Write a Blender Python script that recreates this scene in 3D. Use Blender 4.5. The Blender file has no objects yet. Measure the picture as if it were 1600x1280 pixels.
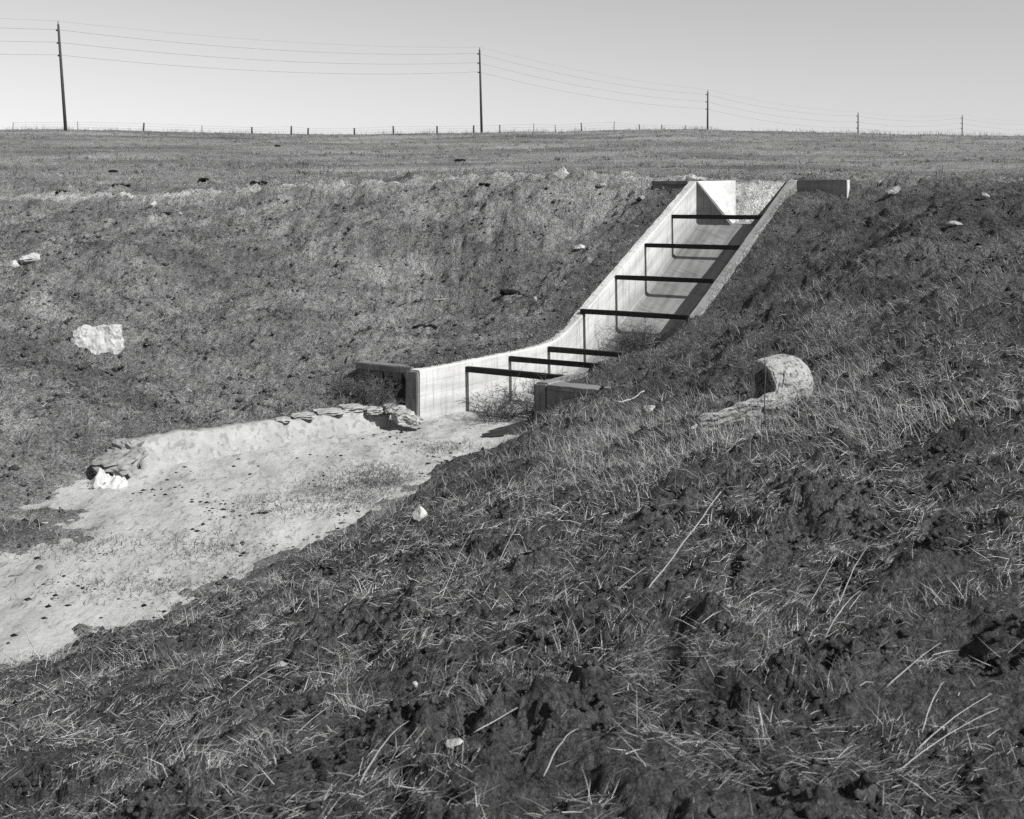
import bpy, bmesh, math, random
import numpy as np
from mathutils import Vector

# ------------------------------------------------------------------ camera, sky, sun
scene = bpy.context.scene
C = scene.collection
F_PX, HORIZON, CX = 1881.6, 308.3, 790.0           # of the 1600 x 1280 photograph
cam_d = bpy.data.cameras.new('camera')
cam = bpy.data.objects.new('camera', cam_d); C.objects.link(cam)
cam.location = (0, 0, 0); cam.rotation_euler = (math.radians(90), 0, 0)
cam_d.sensor_width = 36; cam_d.lens = 36 * F_PX / 1600
cam_d.shift_x = (800 - CX) / 1600; cam_d.shift_y = -(640 - HORIZON) / 1600
cam_d.clip_start = 0.1; cam_d.clip_end = 5000
cam_d.dof.use_dof = True; cam_d.dof.focus_distance = 17.0; cam_d.dof.aperture_fstop = 9.0
scene.camera = cam

TH = 0.582                                           # chute axis, clockwise from +Y
AX = np.array([math.sin(TH), math.cos(TH)]); BR = np.array([math.cos(TH), -math.sin(TH)])
SUN_EL = math.radians(42.5); SUN_D = math.radians(1.5)
hs = BR * math.cos(SUN_D) - AX * math.sin(SUN_D)     # horizontal direction towards the sun
to_sun = Vector((hs[0] * math.cos(SUN_EL), hs[1] * math.cos(SUN_EL), math.sin(SUN_EL)))
sun_d = bpy.data.lights.new('sun', 'SUN'); sun_d.energy = 5.0; sun_d.angle = math.radians(0.5)
sun_d.color = (1, 0.995, 0.985)
sun = bpy.data.objects.new('sun', sun_d); C.objects.link(sun)
sun.location = (20, -20, 30); sun.rotation_euler = to_sun.to_track_quat('Z', 'Y').to_euler()

world = bpy.data.worlds.new('World'); scene.world = world; world.use_nodes = True
nt = world.node_tree; nt.nodes.clear()
sky = nt.nodes.new('ShaderNodeTexSky'); sky.sky_type = 'NISHITA'; sky.sun_disc = False
sky.sun_elevation = SUN_EL; sky.sun_rotation = math.atan2(hs[0], hs[1])
sky.altitude = 3000; sky.air_density = 2.4; sky.dust_density = 0.2; sky.ozone_density = 1.0
bw = nt.nodes.new('ShaderNodeRGBToBW')               # black and white film
bg = nt.nodes.new('ShaderNodeBackground'); bg.inputs['Strength'].default_value = 0.08
wo = nt.nodes.new('ShaderNodeOutputWorld')
nt.links.new(sky.outputs[0], bw.inputs[0]); nt.links.new(bw.outputs[0], bg.inputs['Color'])
nt.links.new(bg.outputs[0], wo.inputs['Surface'])
scene.view_settings.view_transform = 'Standard'; scene.view_settings.look = 'None'
scene.view_settings.exposure = 0.30; scene.view_settings.gamma = 1.0
scene.view_settings.use_curve_mapping = False

scene.cycles.use_denoising = False                    # keep a fine grain, as of film
rng = np.random.default_rng(7); random.seed(7)

# ------------------------------------------------------------------ helpers
def tag(o, label=None, cat=None, group=None, kind=None):
    if label: o['label'] = label
    if cat: o['category'] = cat
    if group: o['group'] = group
    if kind: o['kind'] = kind
    return o

def empty(name, loc, rz=0.0):
    o = bpy.data.objects.new(name, None); C.objects.link(o)
    o.location = loc; o.rotation_euler = (0, 0, rz); o.empty_display_size = 0.2
    return o

def link(name, me, mat, parent=None, smooth=True):
    o = bpy.data.objects.new(name, me); C.objects.link(o)
    if mat is not None and len(me.materials) == 0: me.materials.append(mat)
    if smooth: me.polygons.foreach_set('use_smooth', [True] * len(me.polygons))
    if parent is not None:
        o.parent = parent
        o.matrix_parent_inverse = parent_matrix(parent).inverted()
    return o

def parent_matrix(p): return p.matrix_basis.copy()      # parents are top-level Empties

def np_mesh(name, V, Q=None, T=None, tone=None):
    """V (n,3); Q quads (m,4); T tris (k,3); tone: per-vertex float attribute"""
    me = bpy.data.meshes.new(name)
    Q = np.zeros((0, 4), int) if Q is None else np.asarray(Q); T = np.zeros((0, 3), int) if T is None else np.asarray(T)
    me.vertices.add(len(V)); me.vertices.foreach_set('co', np.asarray(V, np.float32).ravel())
    nl = Q.size + T.size
    me.loops.add(nl); me.loops.foreach_set('vertex_index', np.concatenate([Q.ravel(), T.ravel()]).astype(np.int32))
    me.polygons.add(len(Q) + len(T))
    starts = np.concatenate([np.arange(len(Q)) * 4, Q.size + np.arange(len(T)) * 3]).astype(np.int32)
    me.polygons.foreach_set('loop_start', starts)
    if tone is not None:
        a = me.attributes.new('tone', 'FLOAT', 'POINT'); a.data.foreach_set('value', np.asarray(tone, np.float32))
    me.update(calc_edges=True); me.validate()
    return me

_perm = np.random.default_rng(3).permutation(256); _perm = np.concatenate([_perm, _perm])
_ang = np.random.default_rng(4).uniform(0, 2 * np.pi, 256); _gx = np.cos(_ang); _gy = np.sin(_ang)
def noise(x, y, seed=0):
    x = np.asarray(x, float) + seed * 17.31; y = np.asarray(y, float) - seed * 9.77
    xi = np.floor(x).astype(int); yi = np.floor(y).astype(int); xf = x - xi; yf = y - yi
    u = xf * xf * xf * (xf * (xf * 6 - 15) + 10); v = yf * yf * yf * (yf * (yf * 6 - 15) + 10)
    def g(ix, iy, dx, dy):
        h = _perm[(_perm[ix & 255] + iy) & 255]; return _gx[h] * dx + _gy[h] * dy
    a = g(xi, yi, xf, yf); b = g(xi + 1, yi, xf - 1, yf); c = g(xi, yi + 1, xf, yf - 1); d = g(xi + 1, yi + 1, xf - 1, yf - 1)
    return (a + u * (b - a) + v * ((c + u * (d - c)) - (a + u * (b - a)))) * 1.5
def fbm(x, y, scale, octs=4, seed=0, gain=0.5):
    r = 0; amp = 1; f = 1.0 / scale
    for k in range(octs):
        r = r + amp * noise(x * f, y * f, seed + k * 5); amp *= gain; f *= 2.03
    return r
def sst(a, b, x):
    t = np.clip((x - a) / (b - a), 0, 1); return t * t * (3 - 2 * t)

# ------------------------------------------------------------------ materials (all grey: the film is black and white)
def new_mat(name):
    m = bpy.data.materials.new(name); m.use_nodes = True
    n = m.node_tree; b = n.nodes['Principled BSDF']
    b.inputs['Roughness'].default_value = 0.9
    b.inputs['Specular IOR Level'].default_value = 0.15
    return m, n, b
def N(n, t, **kw):
    x = n.nodes.new(t)
    for k, v in kw.items(): setattr(x, k, v)
    return x
def math_node(n, op, a, b=None):
    x = n.nodes.new('ShaderNodeMath'); x.operation = op
    for i, v in enumerate((a, b)):
        if v is None: continue
        if isinstance(v, (int, float)): x.inputs[i].default_value = v
        else: n.links.new(v, x.inputs[i])
    return x.outputs[0]
def noise_node(n, vec, scale, detail=5, rough=0.6, dist=0.0):
    x = n.nodes.new('ShaderNodeTexNoise'); x.inputs['Scale'].default_value = scale
    x.inputs['Detail'].default_value = detail; x.inputs['Roughness'].default_value = rough
    x.inputs['Distortion'].default_value = dist
    n.links.new(vec, x.inputs['Vector']); return x.outputs['Fac']
def ramp(n, fac, pts):
    x = n.nodes.new('ShaderNodeValToRGB'); e = x.color_ramp.elements
    e[0].position, e[0].color = pts[0][0], (pts[0][1],) * 3 + (1,)
    e[1].position, e[1].color = pts[-1][0], (pts[-1][1],) * 3 + (1,)
    for p, v in pts[1:-1]:
        k = e.new(p); k.color = (v, v, v, 1)
    n.links.new(fac, x.inputs[0]); return x.outputs[0]
def bump(n, b, h, strength, dist):
    x = n.nodes.new('ShaderNodeBump'); x.inputs['Strength'].default_value = strength; x.inputs['Distance'].default_value = dist
    n.links.new(h, x.inputs['Height']); n.links.new(x.outputs[0], b.inputs['Normal'])

def simple_mat(name, base, var=0.3, scale=12.0, rough=0.85, bumps=0.3, dist=0.01, spots=0.0, stretch=(1, 1, 1)):
    m, n, b = new_mat(name)
    tc = N(n, 'ShaderNodeTexCoord'); mp = N(n, 'ShaderNodeMapping'); mp.inputs['Scale'].default_value = stretch
    n.links.new(tc.outputs['Object'], mp.inputs[0])
    f = noise_node(n, mp.outputs[0], scale, 6, 0.65)
    c = ramp(n, f, [(0.3, base * (1 - var)), (0.7, base * (1 + var))])
    if spots:
        f2 = noise_node(n, mp.outputs[0], scale * 2.3, 3, 0.5)
        c = math_node(n, 'MULTIPLY', c, ramp(n, f2, [(0.36, 1 - spots), (0.46, 1.0)]))
    n.links.new(c, b.inputs['Base Color']); b.inputs['Roughness'].default_value = rough
    f3 = noise_node(n, mp.outputs[0], scale * 4, 6, 0.7); bump(n, b, f3, bumps, dist)
    return m

def tone_mat(name, var=0.35, scale=30.0, rough=0.9, bumps=0.0, dist=0.01, fine=None):
    """base colour = per-vertex 'tone' times noise"""
    m, n, b = new_mat(name)
    at = N(n, 'ShaderNodeAttribute', attribute_name='tone'); tc = N(n, 'ShaderNodeTexCoord')
    f = noise_node(n, tc.outputs['Object'], scale, 5, 0.65)
    c = math_node(n, 'MULTIPLY', at.outputs['Fac'], ramp(n, f, [(0.3, 1 - var), (0.7, 1 + var)]))
    if fine:
        f2 = noise_node(n, tc.outputs['Object'], fine, 3, 0.6)
        c = math_node(n, 'MULTIPLY', c, ramp(n, f2, [(0.32, 0.55), (0.5, 1.0), (0.68, 1.5)]))
    n.links.new(c, b.inputs['Base Color']); b.inputs['Roughness'].default_value = rough
    if bumps:
        f3 = noise_node(n, tc.outputs['Object'], (fine or scale) * 1.2, 6, 0.7); bump(n, b, f3, bumps, dist)
    return m

def ground_mat():
    m, n, b = new_mat('soil_litter_clod_shade')
    at = N(n, 'ShaderNodeAttribute', attribute_name='tone'); tc = N(n, 'ShaderNodeTexCoord'); v = tc.outputs['Object']
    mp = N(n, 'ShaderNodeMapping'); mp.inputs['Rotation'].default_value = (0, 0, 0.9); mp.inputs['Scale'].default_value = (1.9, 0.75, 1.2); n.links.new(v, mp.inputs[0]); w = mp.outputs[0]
    c = math_node(n, 'MULTIPLY', at.outputs['Fac'], ramp(n, noise_node(n, v, 1.7, 5, 0.65), [(0.3, 0.7), (0.7, 1.3)]))
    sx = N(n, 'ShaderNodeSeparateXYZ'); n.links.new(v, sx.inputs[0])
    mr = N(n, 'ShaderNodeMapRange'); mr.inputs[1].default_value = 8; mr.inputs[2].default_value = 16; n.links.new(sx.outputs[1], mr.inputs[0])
    bl = ramp(n, noise_node(n, w, 5.5, 6, 0.72), [(0.36, 0.45), (0.47, 0.95), (0.7, 1.35)])  # dark streaks in the colour: bare soil, also standing in for clod shadows
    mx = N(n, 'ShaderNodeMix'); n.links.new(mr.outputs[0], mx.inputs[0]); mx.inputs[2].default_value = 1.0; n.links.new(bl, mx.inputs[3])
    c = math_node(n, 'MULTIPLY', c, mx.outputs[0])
    c = math_node(n, 'MULTIPLY', c, ramp(n, noise_node(n, v, 26, 4, 0.65), [(0.34, 0.5), (0.5, 1.0), (0.66, 1.5)]))
    c = math_node(n, 'MULTIPLY', c, ramp(n, noise_node(n, v, 130, 3, 0.6), [(0.3, 0.6), (0.7, 1.4)]))
    n.links.new(c, b.inputs['Base Color']); b.inputs['Roughness'].default_value = 1.0; b.inputs['Specular IOR Level'].default_value = 0.05
    h = math_node(n, 'ADD', noise_node(n, v, 18, 8, 0.75), math_node(n, 'MULTIPLY', noise_node(n, v, 90, 5, 0.7), 0.35))
    h = math_node(n, 'ADD', h, math_node(n, 'MULTIPLY', math_node(n, 'MULTIPLY', noise_node(n, w, 4.5, 5, 0.7), 1.6), mr.outputs[0]))
    vo = N(n, 'ShaderNodeTexVoronoi'); vo.inputs['Scale'].default_value = 38; n.links.new(v, vo.inputs['Vector'])
    vo2 = N(n, 'ShaderNodeTexVoronoi'); vo2.inputs['Scale'].default_value = 95; n.links.new(v, vo2.inputs['Vector'])
    h = math_node(n, 'SUBTRACT', h, math_node(n, 'ADD', math_node(n, 'MULTIPLY', vo.outputs['Distance'], 0.55), math_node(n, 'MULTIPLY', vo2.outputs['Distance'], 0.25)))
    bump(n, b, h, 1.0, 0.06)
    return m
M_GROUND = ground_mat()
M_BLADE = tone_mat('dry_grass_blade', 0.15, 8.0, 0.8)
M_STALK = simple_mat('straw', 0.36, 0.2, 9)
M_DARKSTALK = simple_mat('weathered_stalk', 0.09, 0.3, 9)
M_BEAM = simple_mat('dark_steel', 0.022, 0.4, 15, 0.75, 0.2)
M_POLE = simple_mat('creosoted_wood', 0.05, 0.35, 3, 0.9, stretch=(6, 6, 0.6))
M_POST = simple_mat('grey_post_wood', 0.06, 0.3, 5, 0.9, stretch=(6, 6, 0.6))
M_STEEL = simple_mat('post_steel', 0.12, 0.2, 8)
M_WIRE = simple_mat('wire', 0.10, 0.2, 5)
M_DUNG = simple_mat('dry_dung', 0.012, 0.5, 20, 1.0, 0.8, 0.02)
M_ROCK = simple_mat('pale_broken_concrete', 0.41, 0.18, 7, 0.95, 0.7, 0.02, spots=0.35)
M_ROCKG = simple_mat('greyer_broken_concrete', 0.25, 0.3, 7, 0.95, 0.7, 0.02, spots=0.5)
M_LINING = simple_mat('crumbling_lining', 0.36, 0.2, 5, 0.95, 0.9, 0.03, spots=0.3)
M_CULV = simple_mat('pitted_pale_concrete', 0.40, 0.35, 12, 0.95, 0.9, 0.03, spots=0.65)
M_SCRAP = simple_mat('white_plaster_cloth', 0.46, 0.12, 9, 0.8, 0.3, 0.01)
M_DARKPIECE = simple_mat('flat_dark_piece', 0.03, 0.4, 8, 0.9)

def concrete(name, base, streak, boards, stain):
    m, n, b = new_mat(name)
    tc = N(n, 'ShaderNodeTexCoord'); uv = N(n, 'ShaderNodeUVMap')
    g = noise_node(n, tc.outputs['Object'], 1.3, 6, 0.6)
    c = ramp(n, g, [(0.3, base * 0.88), (0.7, base * 1.08)])
    mp = N(n, 'ShaderNodeMapping'); mp.inputs['Scale'].default_value = (9, 0.7, 1); n.links.new(uv.outputs[0], mp.inputs[0])
    st = noise_node(n, mp.outputs[0], 1.6, 5, 0.7)
    c = math_node(n, 'MULTIPLY', c, ramp(n, st, [(0.36, 1 - streak), (0.5, 1.0)]))
    mp2 = N(n, 'ShaderNodeMapping'); mp2.inputs['Scale'].default_value = (0.5, 5, 1); n.links.new(uv.outputs[0], mp2.inputs[0])
    s2 = noise_node(n, mp2.outputs[0], 1.0, 4, 0.6)
    c = math_node(n, 'MULTIPLY', c, ramp(n, s2, [(0.35, 1 - stain), (0.6, 1.0)]))
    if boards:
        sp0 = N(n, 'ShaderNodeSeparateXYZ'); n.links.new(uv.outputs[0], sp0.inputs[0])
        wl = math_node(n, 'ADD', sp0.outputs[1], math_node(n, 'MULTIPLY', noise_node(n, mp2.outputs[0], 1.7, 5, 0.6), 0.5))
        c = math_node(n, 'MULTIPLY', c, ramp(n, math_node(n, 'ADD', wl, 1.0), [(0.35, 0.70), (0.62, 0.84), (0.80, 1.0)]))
    fine = noise_node(n, tc.outputs['Object'], 45, 4, 0.6)
    c = math_node(n, 'MULTIPLY', c, ramp(n, fine, [(0.3, 0.9), (0.7, 1.06)]))
    h = noise_node(n, tc.outputs['Object'], 18, 6, 0.7)
    if boards:                                            # marks of the form boards
        sp = N(n, 'ShaderNodeSeparateXYZ'); n.links.new(uv.outputs[0], sp.inputs[0])
        w = math_node(n, 'FRACT', math_node(n, 'MULTIPLY', sp.outputs[1], 1 / 0.19))
        line = ramp(n, w, [(0.0, 0.0), (0.045, 1.0)])
        c = math_node(n, 'MULTIPLY', c, ramp(n, line, [(0.0, 0.84), (1.0, 1.0)]))
        wv = math_node(n, 'FRACT', math_node(n, 'MULTIPLY', sp.outputs[0], 1 / 1.22))
        l2 = ramp(n, wv, [(0.0, 0.0), (0.012, 1.0)])
        c = math_node(n, 'MULTIPLY', c, ramp(n, l2, [(0.0, 0.82), (1.0, 1.0)]))
        h = math_node(n, 'ADD', h, math_node(n, 'MULTIPLY', line, 0.5))
    n.links.new(c, b.inputs['Base Color']); b.inputs['Roughness'].default_value = 0.9
    bump(n, b, h, 0.35, 0.012)
    return m
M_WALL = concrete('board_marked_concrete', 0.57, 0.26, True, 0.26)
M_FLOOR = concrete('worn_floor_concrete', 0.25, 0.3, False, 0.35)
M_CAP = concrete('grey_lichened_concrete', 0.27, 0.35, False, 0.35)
M_SHADED = concrete('shaded_weathered_concrete', 0.20, 0.3, False, 0.25)  # base darkened so faces turned from the sun look shaded

# ------------------------------------------------------------------ the chute's frame of reference
X0, Y0, L, W = -1.256, 17.642, 9.75, 2.0
def su(x, y):
    dx = x - X0; dy = y - Y0
    return dx * AX[0] + dy * AX[1], dx * BR[0] + dy * BR[1]
def xy(s, u): return X0 + s * AX[0] + u * BR[0], Y0 + s * AX[1] + u * BR[1]
def P3(s, u, z):
    x, y = xy(s, u); return np.stack(np.broadcast_arrays(x, y, z), -1)
_ts = [0, 3.3, 3.8, 4.2, 4.7, 9.75, 12]; _tz = [-2.54, -2.54, -2.50, -2.40, -2.17, 0.345, 0.345]
def top(s): return (np.interp(s - 0.15, _ts, _tz) + np.interp(s, _ts, _tz) + np.interp(s + 0.15, _ts, _tz)) / 3
def top_exact(s): return np.where(np.asarray(s) > 9.5, np.interp(s, _ts, _tz), top(s))
_fs = [-1, 0, 3.4, 4.0, 4.6, 6.07, 7.29, 8.51, 9.75, 20]; _fz = [-3.55, -3.55, -3.5, -3.38, -3.15, -2.56, -1.95, -1.25, -0.56, -0.56]
def floor_z(s): return np.interp(s, _fs, _fz)

# ------------------------------------------------------------------ the lie of the land
def cp(px, py, Z): return ((px - CX) / F_PX * Z, Z, -(py - HORIZON) / F_PX * Z)
CREST_PX = [-600, 20, 100, 224, 400, 550, 750, 900, 1000, 1106, 1200, 1341, 1504, 2200]
CREST_Y = [200, 203, 203, 206, 209, 211, 208, 206, 203.5, 203, 206, 209, 212.5, 216]
def z_far(x, y):
    yy = np.maximum(y, 30.0)
    px = CX + F_PX * x / yy
    a = (HORIZON - np.interp(px, CREST_PX, CREST_Y)) / F_PX
    t = (yy - 42) / 100.0
    h = np.where(t <= 1, 0.24 + 0.76 * np.sin(np.pi / 2 * np.clip(t, -0.1, 1)), 1 - 0.2 * np.clip(t - 1, 0, 1.5) ** 2 - 0.25 * np.clip(t - 2.5, 0, 10) ** 1.2)
    return a * yy * h
pts = []
for (px, rows) in [
    (-350, [(1243, 5.2), (1100, 7.6), (1010, 9.0), (830, 11.2), (750, 12.2), (650, 13.8), (540, 16.5), (450, 20.0), (380, 26), (335, 36)]),
    (60, [(1243, 4.6), (1100, 7.0), (1035, 8.6), (822, 12.0), (700, 14.3), (600, 16.6), (540, 18.2), (450, 22.0), (400, 25.5), (350, 31), (322, 36)]),
    (300, [(1243, 3.6), (1100, 5.5), (1000, 7.6), (950, 9.3), (650, 16.8), (600, 18.4), (540, 20), (450, 23.5), (390, 27), (340, 31), (312, 34.5)]),
    (500, [(1243, 3.2), (1100, 4.6), (1000, 6.2), (920, 8.1), (865, 10.4), (640, 17.8), (580, 19.3), (505, 22), (436, 25), (368, 28.2), (302, 32)]),
    (700, [(1243, 3.07), (1100, 4.1), (1000, 5.15), (900, 6.8), (800, 9.4), (750, 11.6), (520, 22.5), (440, 25.3), (360, 27.4), (295, 29.5)]),
    (880, [(1243, 3.05), (1000, 4.75), (850, 6.95), (750, 9.6), (700, 11.8), (655, 14.3), (622, 16.2), (430, 24.2), (360, 26.0), (287, 27.8)]),
    (1050, [(1243, 3.05), (1000, 4.35), (850, 6.0), (750, 8.1), (700, 9.9), (640, 12.9), (580, 15.9), (535, 17.8)]),
    (1200, [(1243, 3.1), (1000, 4.2), (800, 6.2), (700, 8.4), (640, 10.6), (590, 12.3), (540, 14.0), (480, 16.5), (400, 20.3), (350, 22.5)]),
    (1350, [(1243, 3.1), (1000, 4.15), (800, 5.8), (700, 7.5), (600, 10.2), (540, 12.2), (480, 14.4), (400, 18.0), (330, 22.5), (290, 25.5)]),
    (1520, [(1243, 3.1), (1000, 4.1), (800, 5.35), (700, 6.5), (600, 8.2), (500, 10.8), (430, 13.6), (370, 16.5), (320, 19.5), (284, 23)]),
    (1900, [(1243, 3.0), (900, 4.3), (700, 6.0), (560, 8.6), (450, 11.5), (360, 16), (300, 21)]),
]:
    for py, Z in rows: pts.append(cp(px, py, Z))
# the sandy bed lies below the sand sheet
for s, u in [(-1, .3), (-1, 1.5), (-2.6, .15), (-2.6, .9), (-2.8, 1.7), (-4.3, -.2), (-4.4, 1.2), (-6, 1.2), (-5.5, 2.3), (-7.4, 2.3), (-9, 2.2), (-11, 2.0), (-13.5, 2.2)]:
    x, y = xy(s, u); pts.append((x, y, -3.48))
# edges of the sand
for s, u in [(-.3, 1.6), (-1.2, 1.75), (-2.4, 2.1), (-3.6, 2.5), (-4.8, 2.9), (-6.9, 3.25), (-8.55, 3.35), (-11, 3.6), (-5.2, -1.55), (-6.2, -.85), (-7.1, -.25), (-8.4, .35), (-11, .4)]:
    x, y = xy(s, u); pts.append((x, y, -3.32))
for s, u, z in [(-.35, -.35, -3.05), (-.35, -1.0, -2.95), (-.4, -1.8, -2.85), (-1.3, -1.0, -2.98), (-2.5, -1.15, -2.95), (-3.6, -1.5, -2.92), (-4.3, -2.0, -2.85), (1.0, -2.2, -2.5), (-.3, 2.3, -2.93), (-.3, 2.8, -2.68), (-.3, 3.3, -2.50), (-.3, 4.3, -2.30),
                (L - .5, -1.3, -.12), (L - .4, 3.3, -.14), (L + .8, -1.5, .3), (L + .8, 3.6, .3), (L + .8, -4, .3), (L + 1.2, 6, .3), (L + 1.5, 10, .32), (L + .8, -9, .18),
                (L + 6.3, -6, .42), (L + 6.3, 1, .42), (L + 6.3, 8, .42), (L + 6, 14, .4), (L + 3, 14, .35)]:
    x, y = xy(s, u); pts.append((x, y, z))
pts += [(0, 0, -1.6), (0, 1.6, -1.57), (2.5, 0, -1.5), (-2, 0.5, -1.9), (-4, 1, -2.7), (-6, 2.5, -3.4), (0, -5, -1.6), (6, -4, -1.4), (-6, -5, -3.2), (8, 4, -1.1), (14, 8, -.4), (14, 18, .2), (-14, 10, -2.2), (-18, 20, -1.2), (-16, 28, -.7), (-20, 38, -.2)]
for X, Y in [(-24, 50), (-14, 50), (-5, 50), (5, 50), (14, 50), (24, 50), (34, 45), (-10, 60), (10, 60), (30, 62), (-30, 62)]:
    pts.append((X, Y, float(z_far(X, Y))))
for s_ in np.arange(0.8, 9.6, 0.9):
    x, y = xy(s_, 2.5); pts.append((x, y, float(top(s_)) - .02)); x, y = xy(s_, 3.6); pts.append((x, y, float(top(s_)) * .93 + .12))
    x, y = xy(s_, -.5); pts.append((x, y, float(top(s_)) - .03))
CPT = np.array(pts, float)
def _rbf(r2): return 0.5 * r2 * np.log(r2 + 1e-9)
n = len(CPT); D2 = (CPT[:, None, 0] - CPT[None, :, 0]) ** 2 + (CPT[:, None, 1] - CPT[None, :, 1]) ** 2
A = np.zeros((n + 3, n + 3)); A[:n, :n] = _rbf(D2) + np.eye(n) * 0.15
A[:n, n] = 1; A[:n, n + 1:] = CPT[:, :2]; A[n, :n] = 1; A[n + 1:, :n] = CPT[:, :2].T
SOL = np.linalg.solve(A, np.concatenate([CPT[:, 2], np.zeros(3)]))
def z_rbf(x, y):
    x = np.asarray(x, float).ravel(); y = np.asarray(y, float).ravel(); out = np.empty_like(x)
    for i in range(0, len(x), 20000):
        a = x[i:i + 20000]; b = y[i:i + 20000]
        r2 = (a[:, None] - CPT[None, :, 0]) ** 2 + (b[:, None] - CPT[None, :, 1]) ** 2
        out[i:i + 20000] = _rbf(r2) @ SOL[:n] + SOL[n] + a * SOL[n + 1] + b * SOL[n + 2]
    return out
# a coarse table of the smooth land for quick look-up
GX = np.arange(-45, 60, 0.22); GY = np.arange(-9, 56, 0.22)
_gxx, _gyy = np.meshgrid(GX, GY); TABLE = z_rbf(_gxx, _gyy).reshape(_gxx.shape)
def z_near(x, y):
    fx = np.clip((x - GX[0]) / 0.22, 0, len(GX) - 1.001); fy = np.clip((y - GY[0]) / 0.22, 0, len(GY) - 1.001)
    ix = fx.astype(int); iy = fy.astype(int); a = fx - ix; b = fy - iy
    return (TABLE[iy, ix] * (1 - a) + TABLE[iy, ix + 1] * a) * (1 - b) + (TABLE[iy + 1, ix] * (1 - a) + TABLE[iy + 1, ix + 1] * a) * b

def gpt(px, py):
    """the point of the smooth land seen at a pixel of the photograph"""
    Z = np.geomspace(2.6, 55, 3000); x = (px - CX) / F_PX * Z
    z = land(x, Z); h = -(py - HORIZON) / F_PX * Z
    i = np.argmax(z > h); return float(x[i]), float(Z[i]), float(z[i])

LIPX = [-40, -14.7, -9.0, -4.93, -1.41, 1.33, 3.2, 60]; LIPY = [46, 36.3, 34.6, 32.2, 29.8, 28.0, 26.6, 26.6]
def lip_d(x, y): return y - np.interp(x, LIPX, LIPY)
HUMPS = []
def land(x, y):
    """smooth land without small relief"""
    x = np.asarray(x, float); y = np.asarray(y, float)
    w = sst(40, 52, y + 0.15 * np.abs(x) * 0)
    z = z_near(x, y) * (1 - w) + z_far(x, y) * w
    s, u = su(x, y)
    ld = lip_d(x, y); lf = sst(4.0, 2.0, x)
    z = z + lf * (0.10 * np.exp(-((ld - .4) / 0.7) ** 2) - 0.16 * np.exp(-((ld + 1.5) / 1.0) ** 2))
    for hx, hy, rx, ry, hh in HUMPS: z = z + hh * np.exp(-((x - hx) / rx) ** 2 - ((y - hy) / ry) ** 2)
    # the canal running past the head of the chute
    tr = sst(L + 1.9, L + 3.0, s) * (1 - sst(L + 4.2, L + 6.2, s)) * (1 - sst(4, 8, np.abs(u - 1)))
    z = z * (1 - tr) + (-0.75) * tr
    gate = sst(L - .1, L + .1, s) * (1 - sst(L + 3.2, L + 5.2, s)) * ((u > -0.12) & (u < 2.12))
    z = z * (1 - gate) + (-0.75) * gate
    bank = ((u < -.12) | (u > 2.12)) & (s > L + 0.1) & (s < L + 2.0) & (u > -1.2) & (u < 3.35)
    z = np.where(bank, np.maximum(z, 0.30), z)
    # earth against the walls
    tp = top(s)
    ins = (s > 0.1) & (s < L + 0.1)
    wl = sst(2.2, 0.1, -0.2 - u) * ins * (u < 0)
    drop = -0.03 + 0.06 * sst(4.0, 4.8, s) + 0.06 * sst(8.8, 9.7, s)
    z = z * (1 - wl) + (tp - drop) * wl
    wr = sst(1.7, 0.1, u - 2.2) * ins * (u > 1)
    slump = sst(0.9, 1.7, s) * sst(5.3, 4.5, s)
    tgt = tp - 0.05 - 0.15 * sst(9.0, 9.7, s) + 0.17 * slump
    z = z * (1 - wr) + tgt * wr
    return z
_h = [(gpt(px, py), rx, ry, hh) for px, py, rx, ry, hh in [(790, 345, 1.3, 1.5, .38), (945, 385, .8, 1.6, -.30), (170, 425, 1.7, 2.2, .42), (310, 450, 1.0, 2.4, -.34), (560, 365, 1.2, 1.3, .30), (430, 400, .9, 2.0, -.18), (690, 440, .8, 1.4, -.2), (120, 620, 1.0, 1.2, .12), (400, 560, 1.3, 1.0, .12)]]
HUMPS += [(p[0], p[1], rx, ry, hh) for p, rx, ry, hh in _h] + [(gpt(px, py)[0], gpt(px, py)[1], rx, ry, hh) for px, py, rx, ry, hh in [(1400, 375, .9, .7, .22), (1500, 340, 1.0, .8, .25), (1330, 470, .8, .6, .16), (1480, 470, .8, .5, .16), (1390, 545, .8, .5, -.12)]]
def in_chute(s, u, m=0.0): return (s > -0.02) & (s < L + 2.15) & (u > -0.1 - m) & (u < 2.1 + m)

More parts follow.
